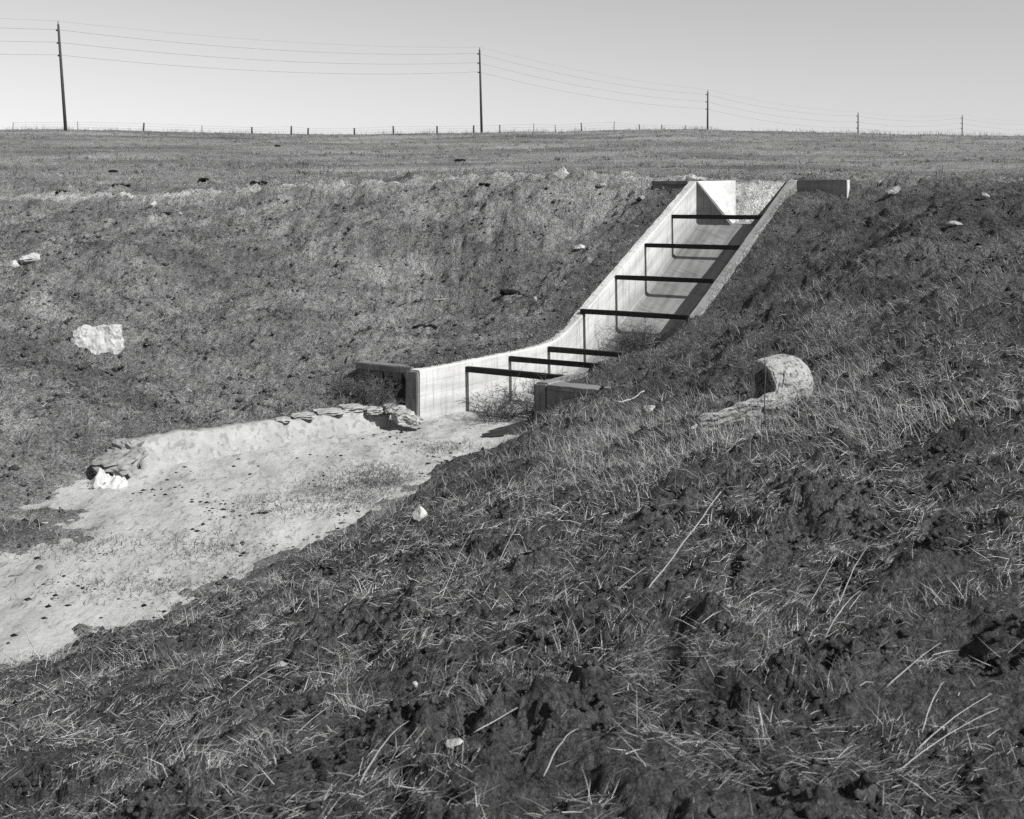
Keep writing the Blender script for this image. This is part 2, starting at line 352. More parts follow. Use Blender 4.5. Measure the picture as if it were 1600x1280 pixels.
def bare_masks():
    out = []
    for px, py, r, h, kx in [(455, 520, 0.55, 0.13, 1.4), (1200, 722, 0.30, 0.07, 1.9), (985, 955, 0.26, 0.03, 1.2), (1110, 745, 0.2, 0.03, 1.5), (1450, 905, 0.2, 0.08, 1.1), (560, 1075, 0.2, 0.02, 1.4), (1500, 1080, 0.2, 0.0, 1.6), (470, 1150, .16, .02, 1.5)]:
        x, y, z = gpt(px, py); out.append((x, y, r, h, kx))
    return out
HOLES = []
def relief(x, y):
    s, u = su(x, y)
    near = sst(16, 5, y)                                  # rough, cloddy ground close by
    far = sst(40, 60, y)
    rough = 1.0
    a = fbm(x, y, 1.3, 3, 1) * 0.055 * rough
    lump = fbm(x, y, 0.30, 3, 2); a = a + (0.020 + 0.020 * near) * lump
    patch = sst(-0.15, 0.35, fbm(x, y, 0.8, 2, 15))
    wx = x + 0.03 * noise(x / 0.07, y / 0.07, 91); wy = y + 0.03 * noise(x / 0.07, y / 0.07, 92)
    cl = np.abs(noise(wx / 0.16, wy / 0.16, 9)); cl2 = np.abs(noise(wx / 0.065, wy / 0.065, 12)); cl3 = noise(x / 0.028, y / 0.028, 13)
    pit = sst(0.12, 0.42, noise(wx / 0.26, wy / 0.26, 17)) * sst(-.2, .3, fbm(x, y, 1.1, 2, 18))
    plate = sst(-0.06, 0.06, noise(wx / 0.19 + .3 * cl3, wy / 0.19, 19))
    a = a + near * ((cl * 0.075 + cl2 * 0.036 + plate * .022) * (0.35 + 0.9 * patch) + cl3 * 0.009 - 0.03 - .035 * pit)
    c4 = np.abs(noise(wx / 0.28, wy / 0.28, 21)); c5 = np.abs(noise(wx / 0.13, wy / 0.13, 22))
    pit2 = sst(0.2, 0.5, noise(wx / 0.34, wy / 0.30, 27)) * sst(-.1, .3, fbm(x, y, 1.6, 2, 28))
    a = a + (1 - near) * (1 - far) * ((c4 * 0.10 + c5 * 0.07) * (0.25 + patch) - .04 - .09 * pit2)
    # slumped terracettes on the left bank
    lb = sst(1.5, 3.0, -u) * sst(16, 19, y) * (1 - far)
    a = a + lb * (fbm(x + 0.6 * y, y * 1.6 - 0.4 * x, 0.75, 4, 31) * 0.11 + np.abs(fbm(x * 1.2 + .5 * y, y * .9, 1.5, 3, 35)) * .16)
    a = a * (1 - 0.7 * far) + far * fbm(x, y, 9, 3, 44) * 0.12
    for hx, hy, r, d, kx in HOLES:
        q = ((x - hx) / (r * kx)) ** 2 + ((y - hy) / r) ** 2
        a = a - d * np.exp(-q * q)
    for mx, my, r, h, kx in BARE:
        q = ((x - mx) / (r * kx)) ** 2 + ((y - my) / r) ** 2
        k = np.exp(-q); a = a * (1 - 0.5 * k) + h * k
    rim = np.exp(-((land(x, y) + 3.30) / 0.22) ** 2) * (s < 0.2)
    a = a * (1 - 0.35 * rim) + rim * 0.045 * fbm(x, y, .55, 3, 66)
    # calm next to the concrete
    calm = np.where((s > -0.1) & (s < L + 2), sst(0.05, 0.9, np.maximum(-0.2 - u, u - 2.2)), 1.0)
    return a * (0.25 + 0.75 * calm)
BARE = bare_masks()
for px, py, r, d, kx in [(860, 1222, 0.08, 0.16, 1.3), (1115, 1075, 0.06, 0.12, 1.8), (150, 1040, 0.12, 0.1, 2.0), (1270, 1030, 0.07, .1, 1.3), (375, 970, 0.12, 0.1, 1.6), (1425, 880, .12, .1, 1.8), (860, 940, .09, .08, 1.6), (600, 820, .12, .1, 1.8), (1390, 440, .45, .2, 2.0), (1330, 520, .3, .14, 1.8), (1480, 400, .5, .2, 2.0), (1240, 690, .08, .08, 2.2), (410, 1165, .06, .09, 1.6)]:
    x, y, z = gpt(px, py); HOLES.append((x, y, r, d, kx))

def spill(s, u):
    """earth that has slid over the right wall into the chute"""
    k = sst(1.0, 1.9, s) * sst(5.2, 4.3, s)
    return top(s) + 0.06 - (2.02 - u) * (1.25 - 0.35 * k) - (1 - k) * 1.6
def H(x, y):
    x = np.asarray(x, float); y = np.asarray(y, float)
    z = land(x, y) + relief(x, y)
    s, u = su(x, y)
    ulin = -0.16 + 0.217 * (s + 0.05)
    bedm = sst(-5.2, -4.3, s) * (s < 0.05) * sst(ulin - 0.24, ulin - 0.10, u) * sst(ulin + 2.2, ulin + 1.2, u)
    z = z - bedm * np.maximum(z + 3.47, 0)
    mouth = sst(-1.6, -0.9, s) * (s < 0.3) * sst(-0.05, 0.1, u) * sst(2.1, 1.7, u - .25 * np.clip(-s, 0, 2))
    z = z - mouth * np.maximum(z + 3.46, 0)
    inside = in_chute(s, u)
    low = np.minimum(floor_z(s) - 0.4, z)
    low = np.where(s < L - 0.2, np.maximum(low, spill(s, u) + 0.05 * fbm(x, y, 0.25, 3, 61)), low)
    low = np.where((u < 0.3), floor_z(s) - 0.4, low)
    return np.where(inside, low, z)

def sand_z(s, u):
    x, y = xy(s, u)
    z = -3.30 + 0.012 * np.minimum(s, 0) + 0.05 * fbm(x, y, 1.9, 3, 71) * sst(0.8, -1.5, s) + 0.012 * fbm(x, y, 0.22, 3, 73)
    z = z - 0.03 * sst(0.5, 3.5, s)
    return z
def sandy(x, y, m=0.0):
    s, u = su(x, y)
    x = np.asarray(x, float); y = np.asarray(y, float); out = np.zeros(x.shape, bool)
    c = (s < 0.2) & (z_near(x, y) < -2.7); mm = np.broadcast_to(m, x.shape)
    out[c] = H(x[c], y[c]) < sand_z(s[c], u[c]) + mm[c]
    return out

# ------------------------------------------------------------------ ground sheet
uu = np.concatenate([-np.geomspace(2.6, 0.46, 55)[:-1], np.arange(-0.46, 0.46, 0.0016), np.geomspace(0.46, 2.6, 55)])
rows = [-8.0]
while rows[-1] < 2.4: rows.append(rows[-1] + 0.14)
while rows[-1] < 8: rows.append(rows[-1] + 0.0036 * (rows[-1] + 0.5))
while rows[-1] < 46: rows.append(rows[-1] + 0.0055 * (rows[-1] + 0.8))
while rows[-1] < 700: rows.append(rows[-1] + 0.016 * rows[-1])
YY = np.array(rows)
gx = uu[None, :] * (np.maximum(YY, -1.0) + 2.8)[:, None]; gy = np.repeat(YY[:, None], len(uu), 1)
gz = H(gx, gy)
def cover(x, y): return fbm(x + .4 * y, y, 2.6, 4, 151, .55) * (y > 8)
def ground_tone(x, y):
    s, u = su(x, y)
    t = 0.105 + 0.022 * fbm(x, y, 1.1, 3, 81)
    left = np.where(s > 0, sst(0.3, 1.6, -u), sst(-1.0, 0.3, -u - .3 * s * 0)) * sst(11, 14, y)
    t = t + left * (0.115 + 0.03 * fbm(x, y, 2.2, 3, 83))
    t = t * np.clip(1 + 0.38 * cover(x, y), .6, 1.4)
    far = sst(40, 60, y); t = t * (1 - far) + far * np.clip(0.23 + 0.10 * fbm(x * .6, y * 1.2, 9, 5, 85, .6), .08, .42)
    road = np.exp(-((s - L - 1.0) / 0.8) ** 2) + np.exp(-((s - L - 7.6) / 1.3) ** 2) * 0.8
    t = t + road * 0.07 * (1 + 0.5 * fbm(x, y, 0.9, 3, 87))
    t = t + sst(4.5, 3, x) * (0.22 * np.exp(-((lip_d(x, y) - 1.3) / 0.9) ** 2) + .03 * np.exp(-((lip_d(x, y) + 1) / 2.0) ** 2)) * (1 + .5 * fbm(x, y, .8, 3, 88))
    canal = sst(L + 1.8, L + 2.6, s) * (1 - sst(L + 5.6, L + 6.6, s)) * (1 - sst(4, 7, np.abs(u - 1)))
    t = t * (1 - canal) + 0.62 * canal
    for mx, my, r, h, kx in BARE:
        q = ((x - mx) / (r * kx)) ** 2 + ((y - my) / r) ** 2; k = np.exp(-q * q)
        t = t * (1 - k) + k * (.20 if my > 15 else .10)
    # pale silt washed up round the sand
    sz = sand_z(s, u); edge = np.exp(-np.clip((H0 - sz) - .04 * fbm(x, y, .5, 3, 89), 0, 9) / 0.06) * (s < 0.3)
    t = t + edge * 0.16
    return np.clip(t, 0.02, 0.6)
H0 = gz
gt = ground_tone(gx, gy)
nr, nc = gx.shape; idx = np.arange(nr * nc).reshape(nr, nc)
quads = np.stack([idx[:-1, :-1], idx[:-1, 1:], idx[1:, 1:], idx[1:, :-1]], -1).reshape(-1, 4)
me = np_mesh('ground', np.stack([gx, gy, gz], -1).reshape(-1, 3), quads, None, gt.ravel())
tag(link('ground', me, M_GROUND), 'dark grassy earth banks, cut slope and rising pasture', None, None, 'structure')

# ------------------------------------------------------------------ sand in the channel bed
M_SAND, nn, bb = new_mat('pale_sand')
tc = N(nn, 'ShaderNodeTexCoord'); mp = N(nn, 'ShaderNodeMapping'); mp.inputs['Rotation'].default_value = (0, 0, TH); mp.inputs['Scale'].default_value = (2.2, 0.7, 1)
nn.links.new(tc.outputs['Object'], mp.inputs[0])
c = ramp(nn, noise_node(nn, mp.outputs[0], 1.1, 6, 0.62), [(0.32, 0.27), (0.5, 0.39), (0.7, 0.46)])
c = math_node(nn, 'MULTIPLY', c, ramp(nn, noise_node(nn, mp.outputs[0], 6.5, 5, 0.7, 0.6), [(0.34, 0.5), (0.45, 0.93), (0.7, 1.1)]))
c = math_node(nn, 'MULTIPLY', c, ramp(nn, noise_node(nn, tc.outputs['Object'], 34, 3, 0.6), [(0.3, 0.85), (0.6, 1.05)]))
nn.links.new(c, bb.inputs['Base Color']); bump(nn, bb, noise_node(nn, tc.outputs['Object'], 14, 7, 0.72), 0.55, 0.03)
ss = np.concatenate([np.arange(-16, -9, 0.12), np.arange(-9, 4.1, 0.05)]); tt = np.linspace(0, 1, 130)
ul = np.where(ss >= -0.02, 0.0, np.maximum(-6.5, -0.3 + 1.9 * ss)); ur = np.where(ss >= -0.02, 2.0, np.minimum(7.5, 2.0 - 0.9 * ss))
S2 = np.repeat(ss[:, None], len(tt), 1); U2 = ul[:, None] + (ur - ul)[:, None] * tt[None, :]
idx = np.arange(S2.size).reshape(S2.shape)
quads = np.stack([idx[:-1, :-1], idx[:-1, 1:], idx[1:, 1:], idx[1:, :-1]], -1).reshape(-1, 4)[:, ::-1]
me = np_mesh('sand_bed', P3(S2, U2, sand_z(S2, U2)).reshape(-1, 3), quads)
tag(link('sand_bed', me, M_SAND), 'pale sandy channel bed below the chute mouth', None, None, 'structure')

# ------------------------------------------------------------------ concrete chute
chute = empty('concrete_chute', tuple(float(v) for v in P3(0, 1.0, -3.5)))
tag(chute, 'pale concrete drop chute with stepped black cross beams and wing walls', 'chute')
def loft(name, stations, ring, mat, parent, closed=True, uvs=None):
    """stations: list of s; ring(s) -> (k,3) array of (s,u,z)"""
    R = [np.asarray(ring(s), float) for s in stations]; k = len(R[0])
    V = np.concatenate([P3(r[:, 0], r[:, 1], r[:, 2]) for r in R])
    Q = []
    for i in range(len(R) - 1):
        for j in range(k if closed else k - 1):
            a = i * k + j; b = i * k + (j + 1) % k; Q.append((a, b, b + k, a + k))
    me = bpy.data.meshes.new(name)
    faces = [tuple(q) for q in Q]
    if closed: faces += [tuple(range(k))[::-1], tuple((len(R) - 1) * k + j for j in range(k))]
    me.from_pydata([tuple(v) for v in V], [], faces)
    bm = bmesh.new(); bm.from_mesh(me); bmesh.ops.recalc_face_normals(bm, faces=bm.faces)
    uvl = bm.loops.layers.uv.new('UVMap')
    for f in bm.faces:
        for lp in f.loops:
            co = lp.vert.co; s, u = su(co.x, co.y); lp[uvl].uv = (s + 0.37 * u * (abs(f.normal.z) > 0.6), co.z - top(s) if abs(f.normal.z) < 0.6 else u)
    bm.to_mesh(me); bm.free()
    return link(name, me, mat, parent, smooth=False)
st = list(np.round(np.arange(0, L + 0.01, 0.125), 3)); st[-1] = L
rj = random.Random(5); jit = {s: (rj.uniform(-1, 1), rj.uniform(-1, 1), rj.uniform(-1, 1)) for s in st}
def left_ring(s):
    t = float(top_exact(s)); f = float(floor_z(s)); a, b, c = jit[s]
    return [(s, 0, f - 0.3), (s, 0.0, f + 0.16), (s, 0, t - 0.022), (s, -0.02 + 0.005 * a, t + 0.004 * c), (s, -0.18 + 0.012 * b, t + 0.008 * c), (s, -0.2 + .012 * b, t - 0.03), (s, -0.2, f - 0.3)]
def right_ring(s):
    t = float(top_exact(s)); f = float(floor_z(s)); a, b, c = jit[s]
    return [(s, 2.2, f - 0.3), (s, 2.2 + .012 * b, t - 0.03), (s, 2.18 + 0.012 * b, t + 0.008 * c), (s, 2.02 + .006 * a, t + 0.004 * c), (s, 2.0, t - 0.022), (s, 2.0, f - 0.3)]
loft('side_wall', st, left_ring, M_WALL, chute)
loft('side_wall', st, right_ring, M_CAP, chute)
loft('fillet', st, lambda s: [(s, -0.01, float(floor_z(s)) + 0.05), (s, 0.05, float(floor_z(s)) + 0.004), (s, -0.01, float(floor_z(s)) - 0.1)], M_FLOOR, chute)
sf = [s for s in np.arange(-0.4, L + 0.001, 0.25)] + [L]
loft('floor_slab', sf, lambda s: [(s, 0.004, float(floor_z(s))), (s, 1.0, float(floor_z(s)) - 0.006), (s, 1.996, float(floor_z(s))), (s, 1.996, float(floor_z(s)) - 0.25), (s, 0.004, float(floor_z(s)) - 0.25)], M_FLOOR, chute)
def slab_su(name, s0, s1, u0, u1, z0, z1, mat, parent, bev=0.012, seg=6, seed=0):
    """a block square to the chute, with slightly worn edges"""
    bm = bmesh.new(); bmesh.ops.create_cube(bm, size=1)
    for v in bm.verts:
        s = s0 if v.co.x < 0 else s1; u = u0 if v.co.y < 0 else u1; z = z0 if v.co.z < 0 else z1
        v.co = Vector((s, u, z))
    bmesh.ops.subdivide_edges(bm, edges=bm.edges[:], cuts=seg, use_grid_fill=True)
    bmesh.ops.bevel(bm, geom=[e for e in bm.edges if e.calc_face_angle(0) > 1], offset=bev, segments=2, affect='EDGES')
    uvl = bm.loops.layers.uv.new('UVMap')
    for v in bm.verts:
        k = noise(v.co.x * 6 + v.co.z * 5, v.co.y * 6 + v.co.z * 3, seed); v.co += Vector((0.006 * float(k), 0.005 * float(k), 0.008 * float(k)))
    bm.normal_update()
    for f in bm.faces:
        for lp in f.loops: lp[uvl].uv = (lp.vert.co.x + lp.vert.co.y, lp.vert.co.z - z1)
    for v in bm.verts: v.co = Vector(P3(v.co.x, v.co.y, v.co.z).tolist())
    bmesh.ops.recalc_face_normals(bm, faces=bm.faces)
    me = bpy.data.meshes.new(name); bm.to_mesh(me); bm.free()
    return link(name, me, mat, parent, smooth=False)
# head: two return walls
w1 = slab_su('wing_wall', L - 0.003, L + 0.17, -1.06, -0.203, -0.7, 0.35, M_SHADED, chute, seed=1)
slab_su('wing_wall', L - 0.003, L + 0.17, 2.203, 3.21, -0.7, 0.355, M_SHADED, chute, seed=2)
slab_su('wing_coping', L - 0.035, L + 0.20, -1.075, -0.206, 0.27, 0.353, M_SHADED, None, seed=3).parent = w1
slab_su('sunlit_wing_end', L - 0.001, L + 0.168, 3.214, 3.24, -0.5, 0.35, M_WALL, chute, bev=.004, seed=12)  # added bright slab: the sunlit end of the wing put into its colour
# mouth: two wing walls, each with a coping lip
w2 = slab_su('wing_wall', 0.10, 0.28, -1.27, -0.203, -3.3, -2.56, M_SHADED, chute, seed=4)
slab_su('wing_coping', 0.06, 0.30, -1.29, -0.206, -2.62, -2.52, M_SHADED, None, seed=5).parent = w2
w3 = slab_su('wing_wall', -0.05, 0.26, 2.203, 3.0, -3.4, -2.60, M_SHADED, chute, seed=6)
slab_su('wing_coping', -0.075, 0.28, 2.216, 3.02, -2.62, -2.55, M_SHADED, None, seed=7).parent = w3
slab_su('wall_end', -0.06, -0.003, -0.23, -0.004, -3.6, -2.556, M_SHADED, chute, seed=8)
slab_su('wall_end', -0.06, -0.003, 2.004, 2.20, -3.6, -2.556, M_SHADED, chute, seed=9)
# warped inlet walls behind the head
def inlet(side):
    mir = (lambda u: u) if side == 0 else (lambda u: 2.0 - u)
    V = []; Q = []; nn = 9
    for i in range(nn):
        k = i / (nn - 1); s = L + 0.005 + 2.1 * k; uc = 0.80 * (1 - k)
        for u, z in [(0.003, 0.345 + .04 * k), (uc + .003, -0.56), (uc - 0.12, -0.7), (-0.14, 0.33 + .04 * k)]:
            V.append(P3(s, mir(u), z).tolist())
    for i in range(nn - 1):
        for j in range(4): Q.append((i * 4 + j, i * 4 + (j + 1) % 4, i * 4 + 4 + (j + 1) % 4, i * 4 + 4 + j))
    Q += [(3, 2, 1, 0), tuple((nn - 1) * 4 + j for j in range(4))]
    me = bpy.data.meshes.new('inlet_wall'); me.from_pydata(V, [], Q)
    bm = bmesh.new(); bm.from_mesh(me); bmesh.ops.recalc_face_normals(bm, faces=bm.faces); uvl = bm.loops.layers.uv.new('UVMap')
    for f in bm.faces:
        for lp in f.loops: s, u = su(lp.vert.co.x, lp.vert.co.y); lp[uvl].uv = (s, lp.vert.co.z)
    bm.to_mesh(me); bm.free(); link('inlet_wall', me, M_WALL, chute, smooth=False)
    # triangular shoulder standing on the lip
    V = [P3(s, mir(u), z).tolist() for s in (L - 0.05, L + 0.003) for u, z in [(0.004, 0.335), (0.004, -0.6), (0.80, -0.6)]]
    me = bpy.data.meshes.new('lip_shoulder'); me.from_pydata(V, [], [(0, 1, 2), (5, 4, 3), (0, 3, 4, 1), (1, 4, 5, 2), (2, 5, 3, 0)])
    bm = bmesh.new(); bm.from_mesh(me); bmesh.ops.recalc_face_normals(bm, faces=bm.faces); uvl = bm.loops.layers.uv.new('UVMap')
    for f in bm.faces:
        for lp in f.loops: s, u = su(lp.vert.co.x, lp.vert.co.y); lp[uvl].uv = (u, lp.vert.co.z)
    bm.to_mesh(me); bm.free(); link('lip_shoulder', me, M_SHADED, chute, smooth=False)
inlet(0); inlet(1)
slab_su('inlet_floor', L + 0.004, L + 2.3, 0.02, 1.98, -0.75, -0.562, M_FLOOR, chute, seed=10)
# cross beams between the walls
for s, z in [(8.513, -0.39), (7.293, -0.94), (6.073, -1.50), (4.853, -2.05), (3.633, -2.60), (2.413, -2.625), (1.193, -2.65)]:
    o = slab_su('cross_beam', s - 0.045, s + 0.045, -0.06 if z < -2.04 else 0.003, 1.997 if z > -2.0 else 2.06, z - 0.05, z + 0.035, M_BEAM, chute, bev=0.006, seg=2, seed=11)

# ------------------------------------------------------------------ power line
POLE = []
for k, (px, top_y, lean) in enumerate([(-1700, 0, 0), (104, 33, -0.9), (753, 74, -0.35), (1105.5, 140, 0.05), (1340.5, 175, 0.05), (1503, 179, 0.1), (1640, 188, 0)]):
    Z = [78, 126, 174, 222, 268, 312, 356][k]
    x = (px - CX) / F_PX * Z
    if k == 0: x = -87.5; zt = 17.0
    else: zt = (HORIZON - top_y) / F_PX * Z
    POLE.append((x, Z, zt, lean))
def tube(pts, radii, sides=6, cap=True):
    pts = [Vector(p) for p in pts]; V = []; Fc = []
    for i, p in enumerate(pts):
        d = (pts[min(i + 1, len(pts) - 1)] - pts[max(i - 1, 0)])
        d = d.normalized() if d.length else Vector((0, 0, 1))
        a = d.orthogonal().normalized() if abs(d.z) > 0.9 else d.cross(Vector((0, 0, 1))).normalized(); b = d.cross(a)
        for j in range(sides):
            t = 2 * math.pi * j / sides; V.append(p + (a * math.cos(t) + b * math.sin(t)) * radii[i])
    for i in range(len(pts) - 1):
        for j in range(sides): Fc.append((i * sides + j, i * sides + (j + 1) % sides, (i + 1) * sides + (j + 1) % sides, (i + 1) * sides + j))
    if cap: Fc += [tuple(range(sides))[::-1], tuple((len(pts) - 1) * sides + j for j in range(sides))]
    return V, Fc
def tube_obj(name, pts, radii, mat, parent=None, sides=6):
    V, Fc = tube(pts, radii, sides); me = bpy.data.meshes.new(name); me.from_pydata([tuple(v) for v in V], [], Fc)
    bm = bmesh.new(); bm.from_mesh(me); bmesh.ops.recalc_face_normals(bm, faces=bm.faces); bm.to_mesh(me); bm.free()
    return link(name, me, mat, parent)
PL = ['tall dark wooden pole at the far left of the field crest', 'dark wooden utility pole at the middle of the skyline', 'utility pole on the skyline above the chute head', 'small distant utility pole, second from the right on the skyline', 'farthest and smallest utility pole at the right end of the skyline']
line_dir = Vector((POLE[3][0] - POLE[2][0], POLE[3][1] - POLE[2][1], 0)).normalized(); side_dir = Vector((-line_dir.y, line_dir.x, 0))
ATT = []
for k, (x, Z, zt, lean) in enumerate(POLE):
    gz0 = float(z_far(np.array([x]), np.array([Z]))[0]) - 1.2
    hgt = zt - gz0; sc = 1.0
    axis = Vector((lean / 11.0, 0, 1))
    P = lambda h: Vector((x, Z, gz0)) + Vector((lean * h / hgt, 0, h))
    att = [P(hgt)] + [P(hgt - 0.95 - 1.33 * j) + side_dir * 0.42 + Vector((0, 0, 0.10)) for j in range(3)]
    ATT.append(att)
    if 1 <= k <= 5:
        e = empty('utility_pole', tuple(P(0))); tag(e, PL[k - 1], 'utility pole', 'utility poles along the skyline')
        tube_obj('pole_shaft', [P(0), P(hgt * .5), P(hgt - .35)], [0.19, 0.16, 0.12], M_POLE, e, 8)
        tube_obj('top_pin', [P(hgt - .5), P(hgt)], [0.05, 0.04], M_POLE, e, 6)
        for j in range(3):
            b = P(hgt - 0.95 - 1.33 * j); t = b + side_dir * 0.42
            tube_obj('insulator', [b - side_dir * .1, b + side_dir * .18, b + side_dir * .2, t, t + Vector((0, 0, .12))], [0.05, 0.05, 0.09, 0.085, 0.04], M_POLE, e, 6)
wn = ['top line wire strung between the pole tops', 'wire on the upper insulators of the poles', 'wire on the middle insulators of the poles', 'wire on the lowest insulators of the poles']
for j in range(4):
    path = []
    for k in range(len(POLE) - 1):
        a, b = ATT[k][j], ATT[k + 1][j]
        for q in range(16):
            t = q / 16; path.append(a.lerp(b, t) - Vector((0, 0, 4 * (1.0 if j else .8) * t * (1 - t))))
    path.append(ATT[-1][j])
    tag(tube_obj('power_wire', path, [0.012 if j else 0.007] * len(path), M_WIRE, None, 4), wn[j], 'wire', 'power line wires')

# ------------------------------------------------------------------ fence on the crest
fence = empty('wire_fence', (0.0, 142.0, 7.5)); tag(fence, 'wire fence of short posts along the field crest', 'fence')
fp = [(20, 191, 0), (122, 190, 0), (224, 192, 1), (316, 196, 0), (394, 198.5, 1), (455, 197, 1), (481, 200, 1), (554, 200, 1), (615, 197, 1), (683, 197, 1), (740, 196, 1), (781, 195, 2), (834, 193, 0), (868, 195, 0), (909, 192, 2), (959, 190, 0), (999, 194.5, 2), (1034, 195, 2), (1072, 196, 0), (1112, 198, 0)]
tops = []
for i, (px, ty, kind) in enumerate(fp):
    Z = 140 + max(0, px - 900) * 0.10; x = (px - CX) / F_PX * Z
    gz0 = float(H(np.array([x]), np.array([Z]))[0]); zt = (HORIZON - ty) / F_PX * Z
    lean = random.Random(i).uniform(-.09, .09)
    r = {1: 0.105, 2: 0.075, 0: 0.045}[kind]
    tube_obj('fence_post', [(x, Z, gz0 - .4), (x + lean * .5, Z, (gz0 + zt) / 2), (x + lean, Z, zt)], [r, r * .95, r * .9], M_POST if kind else M_STEEL, fence, 7)
    tops.append((x, Z, gz0, zt))
for fr in (0.32, 0.62, 0.92):
    path = [(x, Z, gz0 + (min(zt - gz0, 1.25)) * fr) for x, Z, gz0, zt in tops]
    tube_obj('fence_wire', path, [0.007] * len(path), M_WIRE, fence, 4)

# ------------------------------------------------------------------ rocks and broken concrete
def rock_mesh(name, dims, seed, cuts=9, sub=3, rough=0.05, flat=0.0):
    r = random.Random(seed); bm = bmesh.new(); bmesh.ops.create_icosphere(bm, subdivisions=sub, radius=0.72)
    for i in range(cuts):                                # chop facets
        nrm = Vector((r.uniform(-1, 1), r.uniform(-1, 1), r.uniform(-1, 1))).normalized(); d = r.uniform(0.36, 0.56)
        for v in bm.verts:
            k = v.co.dot(nrm)
            if k > d: v.co -= nrm * (k - d)
    for v in bm.verts:
        q = v.co; k = float(noise(q.x * 3 + q.z * 2.1, q.y * 3 - q.z * 1.7, seed)) + 0.5 * float(noise(q.x * 8 + q.z * 6, q.y * 8 - q.z * 5, seed + 3))
        v.co = q + q.normalized() * rough * k
        v.co = Vector((v.co.x * dims[0], v.co.y * dims[1], v.co.z * dims[2]))
    me = bpy.data.meshes.new(name); bm.to_mesh(me); bm.free(); return me
def rock(name, px, py, w, h, label, seed, mat=M_ROCK, depth=0.8, rz=0.0, tilt=(0, 0), cat='rock', group=None, sink=0.15, rough=0.06, cuts=9):
    x, y, z = gpt(px, py); wm = w / F_PX * y; hm = h / F_PX * y
    o = link(name, rock_mesh(name, (wm, wm * depth, hm), seed, cuts, 3, rough), mat, None, smooth=False)
    o.location = (x, y, z + hm * (0.5 - sink) - 0.05 * hm); o.rotation_euler = (tilt[0], tilt[1], rz)
    tag(o, label, cat, group); return o
# the big pale block on the left bank, from its outline
def outline_block(name, outline, px, py, label, mat, thick, tilt_back, turn, seed, cat='concrete block', rough=0.02):
    x, y, z = gpt(px, py); sc = y / F_PX
    cxp = sum(p[0] for p in outline) / len(outline); cyp = sum(p[1] for p in outline) / len(outline)
    bm = bmesh.new()
    pp = []
    r = random.Random(seed)
    for i, p in enumerate(outline):
        q = outline[(i + 1) % len(outline)]
        for k in range(4):
            t = k / 4; jx = r.uniform(-1, 1) * (0.9 if k else 0.3); jy = r.uniform(-1, 1) * (0.9 if k else 0.3)
            pp.append(((p[0] + (q[0] - p[0]) * t + jx - cxp) * sc, -(p[1] + (q[1] - p[1]) * t + jy - cyp) * sc))
    fv = [bm.verts.new((a, -thick / 2, b)) for a, b in pp]
    f = bm.faces.new(fv)
    ex = bmesh.ops.extrude_face_region(bm, geom=[f])
    for v in [g for g in ex['geom'] if isinstance(g, bmesh.types.BMVert)]: v.co += Vector((-v.co.x * .08, thick, -v.co.z * .08))
    bmesh.ops.recalc_face_normals(bm, faces=bm.faces)
    big = [g for g in bm.faces if len(g.verts) > 4]
    for g in big:
        res = bmesh.ops.inset_region(bm, faces=[g], thickness=thick * 0.12, depth=thick * 0.10)
    bmesh.ops.triangulate(bm, faces=bm.faces[:])
    for _ in range(3):
        bmesh.ops.subdivide_edges(bm, edges=[e for e in bm.edges if e.calc_length() > 0.05], cuts=1)
        bmesh.ops.triangulate(bm, faces=bm.faces[:])
    bm.normal_update()
    for v in bm.verts:
        q = v.co; k = float(noise(q.x * 7, q.z * 7 + q.y * 5, seed)) + .6 * float(noise(q.x * 19, q.z * 19 + q.y * 9, seed + 1)); v.co = q + v.normal * rough * k
    me = bpy.data.meshes.new(name); bm.to_mesh(me); bm.free()
    o = link(name, me, mat, None, smooth=False); o.location = (x, y - .5 * thick, z + .12 * thick); o.rotation_euler = (tilt_back, 0, turn)
    tag(o, label, cat); return o
outline_block('concrete_block', [(122, 517), (137, 511), (170, 509), (197, 510), (200, 530), (200, 545), (190, 560), (176, 563), (163, 572), (148, 570), (138, 560), (127, 545)], 161, 545,
              'large pale concrete block lodged in the left bank', M_ROCK, 0.34, -0.32, 0.30, 3, rough=0.035)
outline_block('broken_slab', [(38, 412), (48, 404), (66, 398), (70, 404), (69, 412), (50, 414)], 54, 410, 'small pale slab fragment near the left edge of the bank', M_ROCK, 0.3, -0.5, 0.3, 5, 'slab fragment')
rock('rock', 22, 417, 20, 12, 'pale rounded rock half out of frame at the left edge', 6, tilt=(0, .3))
rock('stone', 238, 324, 11, 10, 'small pale stone on the lip of the left bank', 8)
rock('stone', 281, 338, 8, 7, 'tiny pale stone beside dark clods on the left bank lip', 9)
rock('stone', 908, 389, 15, 7, 'flat pale stone on the slope left of the chute', 10, depth=0.7)
rock('stone', 833, 470, 9, 8, 'grey round stone on the bowl slope below the flat stone', 11, M_ROCKG)
rock('stone', 938, 292, 15, 7, 'grey stone at the lip left of the chute head', 12, M_ROCKG)
rock('stone', 1002, 311, 9, 6, 'small stone beside the left head wing wall', 13, M_ROCKG)
outline_block('broken_slab', [(1376, 309), (1388, 300), (1400, 296), (1404, 303), (1392, 311)], 1390, 306, 'tilted pale slab piece on the mound at upper right', M_ROCKG, 0.25, -0.6, 0.2, 15, 'slab fragment')
rock('stone', 1537, 309, 13, 8, 'pale stone on the mound by the right edge', 16, M_ROCKG)
rock('stone', 1018, 645, 21, 14, 'pale fist-sized stone lying left of the broken pipe', 17, tilt=(.2, .2))
rock('stone', 655, 812, 18, 20, 'white upright stone at the edge of the sand', 18, M_SCRAP)
rock('stone', 648, 1072, 7, 8, 'small white pebble in the foreground grass', 19, M_ROCK)
